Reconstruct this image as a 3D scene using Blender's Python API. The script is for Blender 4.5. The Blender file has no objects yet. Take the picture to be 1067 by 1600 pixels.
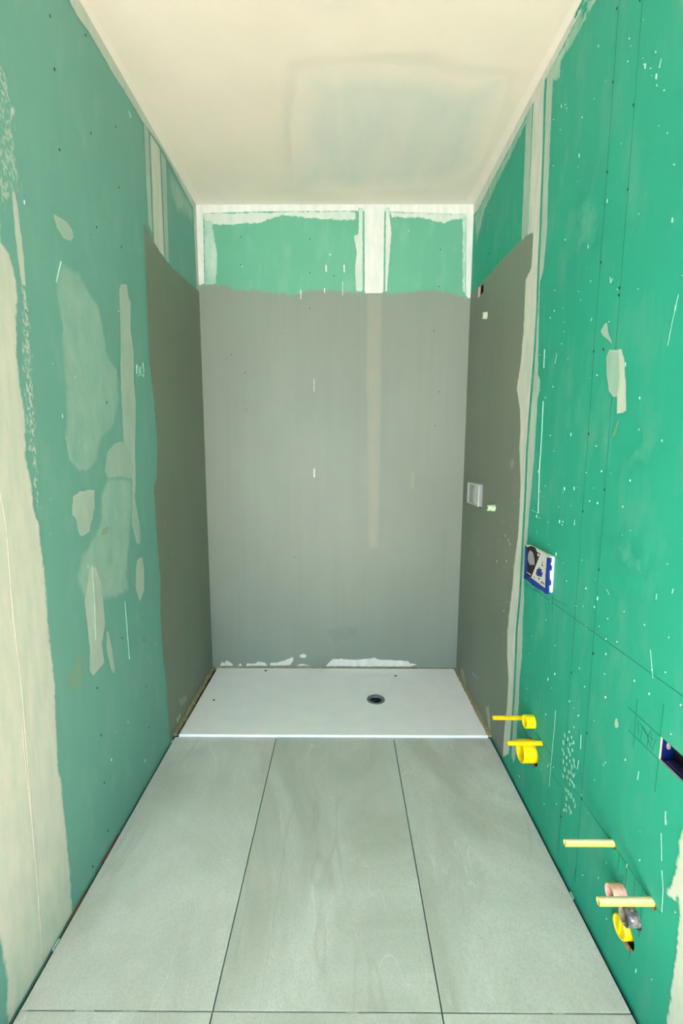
import bpy, bmesh, math, random
import numpy as np
from mathutils import Matrix, Vector

# ------------------------------------------------------------------ camera, sky, sun, exposure
SC = bpy.context.scene
COL = SC.collection
W, H = 1.62, 2.90024            # room width and height (m); x right, y into the room, z up
D_R, D_L = 2.89249, 2.90105     # depth of the back wall at its right and left end
SKEW = -0.0129                  # the left wall is a touch out of square
Y_TRAY, Y_JOINT = 2.15898, 1.00548
X_J1, X_J2 = 0.51549, 1.11517
Y_FRONT = 0.15                  # here an unseen wider room begins, added for brighter, less green light
ADDED_ROOM = (-1.4, 3.0, -3.2)        # its side walls (x) and its window wall (y)

PITCH, YAW, ROLL = 0.13165, -0.00232, 0.00289
fwd = Vector((math.sin(YAW)*math.cos(PITCH), math.cos(YAW)*math.cos(PITCH), -math.sin(PITCH)))
rgt = Vector((math.cos(YAW), -math.sin(YAW), 0))
up = rgt.cross(fwd)
r2 = rgt*math.cos(ROLL) + up*math.sin(ROLL)
u2 = -rgt*math.sin(ROLL) + up*math.cos(ROLL)
cd = bpy.data.cameras.new('camera')
cam = bpy.data.objects.new('camera', cd); COL.objects.link(cam)
cam.matrix_world = Matrix(((r2.x, u2.x, -fwd.x, 0.85103), (r2.y, u2.y, -fwd.y, 0.0), (r2.z, u2.z, -fwd.z, 1.45214), (0, 0, 0, 1)))
cd.sensor_fit = 'VERTICAL'; cd.sensor_height = 36; cd.sensor_width = 24
cd.lens = 709.47385/1600*36
cd.clip_start = 0.02
SC.camera = cam

SKY_COLOR, SKY_STRENGTH = (0.61, 0.76, 1.0), 17.0
SUN_COLOR, SUN_STRENGTH = (1.0, 0.80, 0.71), 100.0
EXPOSURE = 0.36
world = bpy.data.worlds.new('daylight'); SC.world = world; world.use_nodes = True
bg = world.node_tree.nodes['Background']
bg.inputs[0].default_value = (*SKY_COLOR, 1); bg.inputs[1].default_value = SKY_STRENGTH
sd_ = bpy.data.lights.new('sun', 'SUN'); sd_.energy = SUN_STRENGTH; sd_.color = SUN_COLOR; sd_.angle = math.radians(0.53)
sun = bpy.data.objects.new('sun', sd_); COL.objects.link(sun)
sun.rotation_euler = Vector((0.04, 0.75, -0.56)).to_track_quat('-Z', 'Y').to_euler()
DOOR = (-0.3, 1.3, 0.0, 2.7)    # window opening behind the camera, sized and shifted to balance the daylight
pd_ = bpy.data.lights.new('doorway_portal', 'AREA'); pd_.shape = 'RECTANGLE'
pd_.size, pd_.size_y = DOOR[1]-DOOR[0], DOOR[3]-DOOR[2]; pd_.cycles.is_portal = True
portal = bpy.data.objects.new('doorway_portal', pd_); COL.objects.link(portal)
portal.location = ((DOOR[0]+DOOR[1])/2, ADDED_ROOM[2]-0.05, (DOOR[2]+DOOR[3])/2)
portal.rotation_euler = (math.radians(90), 0, 0)   # faces +y, into the room

vs = SC.view_settings
vs.view_transform = 'Standard'; vs.look = 'None'; vs.gamma = 1; vs.use_curve_mapping = False; vs.exposure = EXPOSURE
SC.cycles.use_denoising = True
SC.cycles.max_bounces = 14; SC.cycles.diffuse_bounces = 8; SC.cycles.transparent_max_bounces = 16

# ------------------------------------------------------------------ helpers
def srgb(r, g, b):
    f = lambda c: (c/255/12.92) if c/255 <= .04045 else ((c/255+.055)/1.055)**2.4
    return (f(r), f(g), f(b), 1)

class NT:
    def __init__(s, name):
        s.m = bpy.data.materials.new(name); s.m.use_nodes = True
        s.t = s.m.node_tree; s.t.nodes.clear()
        s.out = s.n('ShaderNodeOutputMaterial')
    def n(s, k, **p):
        x = s.t.nodes.new(k)
        for a, v in p.items(): setattr(x, a, v)
        return x
    def l(s, a, b): s.t.links.new(a, b)
    def put(s, sock, v):
        if hasattr(v, 'is_linked') or isinstance(v, bpy.types.NodeSocket): s.l(v, sock)
        else: sock.default_value = v
    def math(s, op, a, b=0.0, c=None, clamp=False):
        x = s.n('ShaderNodeMath', operation=op); x.use_clamp = clamp
        s.put(x.inputs[0], a); s.put(x.inputs[1], b)
        if c is not None: s.put(x.inputs[2], c)
        return x.outputs[0]
    def coord(s, scale=(1, 1, 1), kind='Object', loc=(0, 0, 0), rot=(0, 0, 0)):
        tc = s.n('ShaderNodeTexCoord'); mp = s.n('ShaderNodeMapping')
        s.l(tc.outputs[kind], mp.inputs[0]); mp.inputs['Scale'].default_value = scale
        mp.inputs['Location'].default_value = loc; mp.inputs['Rotation'].default_value = rot
        return mp.outputs[0]
    def world(s, scale=(1, 1, 1)):
        g_ = s.n('ShaderNodeNewGeometry'); mp = s.n('ShaderNodeMapping')
        s.l(g_.outputs['Position'], mp.inputs[0]); mp.inputs['Scale'].default_value = scale
        return mp.outputs[0]
    def noise(s, vec, scale=1.0, detail=4, rough=.55, dist=0.0):
        x = s.n('ShaderNodeTexNoise'); s.l(vec, x.inputs['Vector'])
        x.inputs['Scale'].default_value = scale; x.inputs['Detail'].default_value = detail
        x.inputs['Roughness'].default_value = rough; x.inputs['Distortion'].default_value = dist
        return x.outputs['Fac']
    def ramp(s, fac, a, b, clamp=True):
        x = s.n('ShaderNodeMapRange'); x.clamp = clamp; s.put(x.inputs[0], fac)
        x.inputs[1].default_value = a; x.inputs[2].default_value = b
        return x.outputs[0]
    def mix(s, fac, a, b, blend='MIX'):
        x = s.n('ShaderNodeMix', data_type='RGBA', blend_type=blend)
        s.put(x.inputs[0], fac); s.put(x.inputs[6], a); s.put(x.inputs[7], b)
        return x.outputs[2]
    def attr(s, name):
        x = s.n('ShaderNodeAttribute', attribute_name=name); return x.outputs['Fac']
    def bsdf(s, color, rough=.6, spec=.3, **kw):
        x = s.n('ShaderNodeBsdfPrincipled'); s.put(x.inputs['Base Color'], color); s.put(x.inputs['Roughness'], rough)
        x.inputs['Specular IOR Level'].default_value = spec
        for k, v in kw.items(): s.put(x.inputs[k.replace('_', ' ')], v)
        return x
    def bump(s, h, strength, dist):
        x = s.n('ShaderNodeBump'); s.l(h, x.inputs['Height'])
        x.inputs['Strength'].default_value = strength; x.inputs['Distance'].default_value = dist
        return x.outputs[0]
    def done(s, shader):
        s.l(shader, s.out.inputs[0]); return s.m

BOARD = {}
def board_color(k, c, c2):
    v = k.world()
    big = k.noise(v, 1.6, 4); mid = k.noise(k.world((14, 14, 5)), 1.0, 5); fine = k.noise(v, 420, 2)
    col = k.mix(k.ramp(big, .3, .75), c, c2)
    col = k.mix(k.math('MULTIPLY', k.ramp(mid, .5, .85), .12), col, srgb(200, 220, 205))
    col = k.mix(k.math('MULTIPLY', k.ramp(fine, .35, .8), .10), col, (0.01, .06, .045, 1))
    return col, fine
def board_mat(name, c, c2):
    BOARD[name] = (c, c2)
    k = NT(name); col, fine = board_color(k, c, c2)
    b = k.bsdf(col, .62, .22)
    k.l(k.bump(fine, .08, .002), b.inputs['Normal'])
    return k.done(b.outputs[0])

def decal_mat(name, under, c, c2, rough=.75, nscale=38, stretch=(30, 30, 7), speckle=False, spec=.2, wear=.25, bump=.25, cloud=0.0):
    """a thin coat: its own colour laid over the colour of what it covers, ending at a ragged edge"""
    k = NT(name); v = k.world()
    sdv, op, fe, am, rim = (k.attr(a) for a in ('sd', 'op', 'fe', 'am', 'rim'))
    n1 = k.math('SUBTRACT', k.noise(v, nscale, 6, .62), .5)
    st = k.noise(k.world(stretch), 1.0, 5, .6)
    d = k.math('ADD', sdv, k.math('MULTIPLY', n1, k.math('MULTIPLY', am, 3.0)))
    a = k.math('DIVIDE', d, fe, clamp=True)
    body = k.math('MULTIPLY', op, k.math('ADD', 1.0-wear/2, k.math('MULTIPLY', k.math('SUBTRACT', st, .5), wear*3)))
    edge = k.math('SUBTRACT', 1.0, k.math('DIVIDE', k.math('ABSOLUTE', d), .009), clamp=True)
    body = k.math('ADD', body, k.math('MULTIPLY', edge, rim))
    if speckle:
        body = k.math('MULTIPLY', body, k.ramp(k.noise(k.world((130, 130, 70)), 1.0, 3, .6), .50, .56))
    a = k.math('MULTIPLY', a, body, clamp=True)
    base = board_color(k, *BOARD[under])[0] if under in BOARD else under
    tone = k.math('ADD', k.math('MULTIPLY', st, 1-cloud), k.math('MULTIPLY', k.ramp(k.noise(k.world((1.7, 1.7, 1.1)), 1.0, 4, .6), .3, .7), cloud)) if cloud else st
    col = k.mix(a, base, k.mix(tone, c, c2))
    b = k.bsdf(col, rough, spec)
    if bump: k.l(k.bump(st, bump, .002), b.inputs['Normal'])
    t = k.n('ShaderNodeBsdfTransparent'); m = k.n('ShaderNodeMixShader')
    k.l(k.math('GREATER_THAN', d, 0.0), m.inputs[0]); k.l(t.outputs[0], m.inputs[1]); k.l(b.outputs[0], m.inputs[2])
    return k.done(m.outputs[0])

def plain(name, c, rough=.6, spec=.3, var=.12, scale=60, c2=None, metallic=0.0, **kw):
    k = NT(name); n = k.noise(k.coord(), scale, 4)
    dark = c2 if c2 else tuple(x*(1-var*2) for x in c[:3])+(1,)
    b = k.bsdf(k.mix(k.ramp(n, .3, .75), c, dark), rough, spec, Metallic=metallic, **kw)
    return k.done(b.outputs[0])

M = {}
M['board_left'] = board_mat('green_board_muted', srgb(114, 171, 160), srgb(105, 163, 151))  # paler, less saturated green than the right wall's board
M['board_right'] = board_mat('green_board', srgb(42, 162, 136), srgb(35, 154, 127))
M['board_back'] = board_mat('green_board_shower', srgb(94, 160, 130), srgb(86, 152, 122))
COATS = dict(
    plaster=dict(c=srgb(226, 224, 213), c2=srgb(210, 209, 197), wear=.3),
    smear=dict(c=srgb(222, 230, 216), c2=srgb(208, 222, 206), wear=.6, stretch=(16, 16, 9)),
    speckle=dict(c=srgb(222, 222, 208), c2=srgb(210, 212, 198), speckle=True),
    rust=dict(c=srgb(205, 160, 105), c2=srgb(190, 150, 100), bump=0),
    ochre=dict(c=srgb(158, 158, 98), c2=srgb(148, 152, 98), bump=0),
    scuff=dict(c=srgb(205, 208, 190), c2=srgb(190, 196, 180), wear=.5),
    haze=dict(c=srgb(190, 178, 142), c2=srgb(176, 168, 132), wear=.5, bump=0),
    darkhaze=dict(c=srgb(80, 92, 90), c2=srgb(70, 85, 85), wear=.8, bump=0),
    board_grey=dict(c=srgb(166, 186, 178), c2=srgb(182, 198, 188), stretch=(5, 1.5, 2), wear=.5, bump=0, nscale=5),
    membrane=dict(c=srgb(122, 134, 120), c2=srgb(109, 121, 107), rough=.5, stretch=(26, 26, .9), spec=.3, wear=0, bump=.12, cloud=.5))
UNDER = {'L': 'green_board_muted', 'R': 'green_board', 'B': 'green_board_shower', 'C': srgb(217, 213, 199)}
ON_COATING = srgb(116, 128, 114)
COAT_CACHE = {}
def coat_mat(kind, w, off):
    on = off > .0016 and kind != 'membrane' and w in 'LRB'
    key = (kind, w, on)
    if key not in COAT_CACHE:
        COAT_CACHE[key] = decal_mat(kind+'_coat', ON_COATING if on else UNDER[w], **COATS[kind], **(dict(rough=.5, spec=.3) if on else {}))
    return COAT_CACHE[key]
M['pencil'] = plain('pencil_graphite', srgb(18, 106, 88), .6)
M['chalk'] = plain('white_filler_line', srgb(158, 206, 186), .8)
M['chalk_thin'] = plain('faint_filler_line', srgb(128, 188, 164), .8)
M['ridge'] = plain('filler_edge', srgb(216, 213, 198), .8)
M['screw'] = plain('black_screw', srgb(18, 20, 18), .5)
M['ceiling'] = plain('skimmed_ceiling', srgb(218, 214, 200), .8, .15, .03, 3, c2=srgb(211, 208, 193))
M['added_room_wall'] = plain('grey_wall_paint', srgb(160, 156, 152), .8, .2, .02, 4)  # added room's walls, greyed to hold back their bounce light
M['oak_floor'] = plain('pale_oak', srgb(222, 208, 190), .6, .3, .05, 6)
M['screed'] = plain('screed', srgb(14, 13, 11), .9)
M['grout'] = plain('pale_grout', srgb(196, 198, 190), .9)
M['tray'] = plain('white_resin', srgb(248, 248, 246), .4, .4, .03, 9, c2=srgb(242, 242, 239))
M['sealant'] = plain('beige_sealant', srgb(168, 160, 124), .7, .2, .1, 50, c2=srgb(120, 112, 84))
M['drain_grey'] = plain('grey_plastic', srgb(120, 128, 124), .4)
M['black'] = plain('black_plastic', srgb(16, 17, 18), .4)
M['yellow_gloss'] = plain('yellow_gloss_plastic', srgb(246, 205, 8), .16, .6, .06, 30)
M['yellow'] = plain('yellow_plastic', srgb(250, 226, 0), .38, .4, .03, 30)
M['blue'] = plain('blue_plastic', srgb(0, 44, 142), .45, .35, .08, 30)
M['navy'] = plain('dark_blue_plastic', srgb(0, 22, 84), .4, .4, .15, 20)
M['white'] = plain('white_plastic', srgb(232, 234, 232), .5, .3, .02)
M['cream'] = plain('cream_card', srgb(226, 222, 196), .7, .2, .03)
M['paper'] = plain('printed_card', srgb(206, 208, 202), .6, .25, .02)
M['print_black'] = plain('black_print', srgb(24, 20, 18), .5)
M['print_grey'] = plain('grey_print', srgb(150, 154, 152), .5)
M['print_beige'] = plain('beige_print', srgb(200, 180, 150), .5)
M['pink'] = plain('pink_dusty_plastic', srgb(226, 196, 176), .6, .2, .08, 80, c2=srgb(190, 140, 120))
M['red'] = plain('red_plastic', srgb(190, 40, 26), .45)
M['green_plastic'] = plain('green_plastic', srgb(20, 130, 70), .4)
M['fitting'] = plain('dusty_fitting', srgb(214, 214, 190), .5, .3, .1, 120, c2=srgb(60, 150, 90))
M['fitting_white'] = plain('dusty_white_fitting', srgb(178, 182, 160), .5, .3, .08, 120)

def metal_mat():
    k = NT('scuffed_grey_pipe'); v = k.coord()
    n = k.noise(v, 45, 5, .6, .6)
    col = k.mix(k.ramp(n, .42, .6), srgb(70, 78, 92), srgb(150, 142, 122))
    col = k.mix(k.ramp(k.noise(v, 70, 4), .58, .64), col, srgb(225, 222, 210))
    return k.done(k.bsdf(col, .5, .4).outputs[0])
M['metal'] = metal_mat()

def pale_pipe():
    k = NT('pale_yellow_dusty_pipe'); v = k.coord()
    geo = k.n('ShaderNodeNewGeometry'); sep = k.n('ShaderNodeSeparateXYZ'); k.l(geo.outputs['Normal'], sep.inputs[0])
    n = k.noise(v, 60, 5)
    dust = k.math('MULTIPLY', k.ramp(k.math('ADD', sep.outputs[2], k.math('MULTIPLY', n, .6)), .55, 1.2), .75)
    col = k.mix(dust, srgb(236, 226, 92), srgb(232, 216, 190))
    return k.done(k.bsdf(col, .42, .35).outputs[0])
M['pale_yellow'] = pale_pipe()

def core_mat():
    k = NT('gypsum_core_shaded_cavity'); tc = k.n('ShaderNodeNewGeometry'); sep = k.n('ShaderNodeSeparateXYZ'); k.l(tc.outputs['Position'], sep.inputs[0])
    cavity_shade = k.ramp(sep.outputs[0], W+.0125, W+.0135)
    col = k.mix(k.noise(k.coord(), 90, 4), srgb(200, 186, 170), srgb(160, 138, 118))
    col = k.mix(cavity_shade, col, srgb(34, 26, 20))  # cavity behind the board painted near black, standing in for its lack of light
    return k.done(k.bsdf(col, .9, .1).outputs[0])
M['core'] = core_mat()

def clear_mat():
    k = NT('clear_plastic')
    b = k.bsdf((.72, .78, .72, 1), .12, .5); t = k.n('ShaderNodeBsdfTransparent'); m = k.n('ShaderNodeMixShader')
    lw = k.n('ShaderNodeLayerWeight'); lw.inputs[0].default_value = .35
    k.l(k.math('ADD', .34, k.math('MULTIPLY', lw.outputs[1], .3)), m.inputs[0]); k.l(t.outputs[0], m.inputs[1]); k.l(b.outputs[0], m.inputs[2])
    return k.done(m.outputs[0])
M['clear'] = clear_mat()

def tile_mat():
    k = NT('grey_stone_tile')
    oi = k.n('ShaderNodeObjectInfo'); tc = k.n('ShaderNodeTexCoord')
    ad = k.n('ShaderNodeVectorMath', operation='MULTIPLY_ADD')
    cm = k.n('ShaderNodeCombineXYZ')
    for i in range(3): k.l(oi.outputs['Random'], cm.inputs[i])
    k.l(cm.outputs[0], ad.inputs[0]); ad.inputs[1].default_value = (37, 53, 11); k.l(tc.outputs['Object'], ad.inputs[2])
    v = ad.outputs[0]
    def mp(scale, rot=(0, 0, 0)):
        m = k.n('ShaderNodeMapping'); k.l(v, m.inputs[0]); m.inputs['Scale'].default_value = scale; m.inputs['Rotation'].default_value = rot
        return m.outputs[0]
    cloud = k.noise(mp((2.2, 1.2, 1), (0, 0, .5)), 1.0, 6, .6, 1.2)
    grain = k.noise(v, 160, 4, .7)
    fine = k.noise(v, 420, 2, .6)
    col = k.mix(k.ramp(cloud, .36, .64), srgb(176, 181, 173), srgb(207, 211, 206))
    col = k.mix(k.math('MULTIPLY', k.ramp(grain, .42, .75), .5), col, srgb(150, 156, 144))
    col = k.mix(k.math('MULTIPLY', k.ramp(fine, .45, .8), .45), col, srgb(222, 225, 216))
    # hair veins: ridges of stretched, distorted noise
    for sc, rot, w, c, am in (((4.6, .9, 1), .75, .0035, srgb(236, 238, 234), .36), ((4.2, 1.0, 1), -.65, .0030, srgb(236, 238, 234), .36), ((3.6, .6, 1), .28, .012, srgb(146, 150, 138), .28)):
        n = k.noise(mp(sc, (0, 0, rot)), 1.0, 3, .5, .35)
        r = k.math('SUBTRACT', 1.0, k.math('DIVIDE', k.math('ABSOLUTE', k.math('SUBTRACT', n, .5)), w), clamp=True)
        gate = k.ramp(k.noise(mp((1.7, 1.7, 1), (0, 0, rot)), 1.3, 2), .48, .62)
        col = k.mix(k.math('MULTIPLY', k.math('MULTIPLY', r, gate), am), col, c)
    dust = k.math('MULTIPLY', k.ramp(k.noise(mp((1.6, 2.4, 1), (0, 0, -.9)), 1.0, 6, .65, .5), .55, .8), .22)
    col = k.mix(dust, col, srgb(228, 230, 224))
    b = k.bsdf(col, .48, .35)
    k.l(k.bump(grain, .12, .002), b.inputs['Normal'])
    return k.done(b.outputs[0])
M['tile'] = tile_mat()

def link(name, me, mat=None, parent=None, **props):
    o = bpy.data.objects.new(name, me); COL.objects.link(o)
    if mat is not None and me is not None and not me.materials: me.materials.append(mat)
    if parent: o.parent = parent
    for a, v in props.items():
        if v is not None: o[a] = v
    return o
def mesh(name, verts, faces):
    me = bpy.data.meshes.new(name); me.from_pydata([tuple(map(float, v)) for v in verts], [], faces); me.update(); return me
def bm_mesh(name, bm, smooth=False):
    bmesh.ops.recalc_face_normals(bm, faces=bm.faces)
    me = bpy.data.meshes.new(name); bm.to_mesh(me); bm.free()
    if smooth:
        for p in me.polygons: p.use_smooth = True
    return me
def hexa(bm, c):   # eight corners: bottom ring 0-3, top ring 4-7
    v = [bm.verts.new(p) for p in c]
    for f in ((3, 2, 1, 0), (4, 5, 6, 7), (0, 1, 5, 4), (1, 2, 6, 5), (2, 3, 7, 6), (3, 0, 4, 7)): bm.faces.new([v[i] for i in f])
    return v
def box(bm, x0, x1, y0, y1, z0, z1):
    return hexa(bm, [(x0, y0, z0), (x1, y0, z0), (x1, y1, z0), (x0, y1, z0), (x0, y0, z1), (x1, y0, z1), (x1, y1, z1), (x0, y1, z1)])
def box_mesh(name, *a, bevel=0, seg=2):
    bm = bmesh.new(); box(bm, *a)
    if bevel: bmesh.ops.bevel(bm, geom=bm.edges[:], offset=bevel, segments=seg, affect='EDGES', profile=.6)
    return bm_mesh(name, bm)

XB_L = SKEW*(D_L-1.04)
def xleft(y): return SKEW*(y-1.04)
def yback(x): return D_L + (D_R-D_L)*(x-XB_L)/(W-XB_L)
NORM = {'L': (1, -SKEW, 0), 'R': (-1, 0, 0), 'B': (0, -1, 0), 'C': (0, 0, -1)}
def on_wall(w, s, t, off=0.0):
    """wall coordinates (s along the wall, t up; on the ceiling x, y) to world"""
    s = np.asarray(s, float); t = np.asarray(t, float); off = np.asarray(off, float)+0*s
    if w == 'L': P = (SKEW*(s-1.04), s, t)
    elif w == 'R': P = (W+0*s, s, t)
    elif w == 'B': P = (s, D_L+(D_R-D_L)*(s-XB_L)/(W-XB_L), t)
    else: P = (s, t, H+0*s)
    return np.stack([P[i]+NORM[w][i]*off for i in range(3)], -1)

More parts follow.
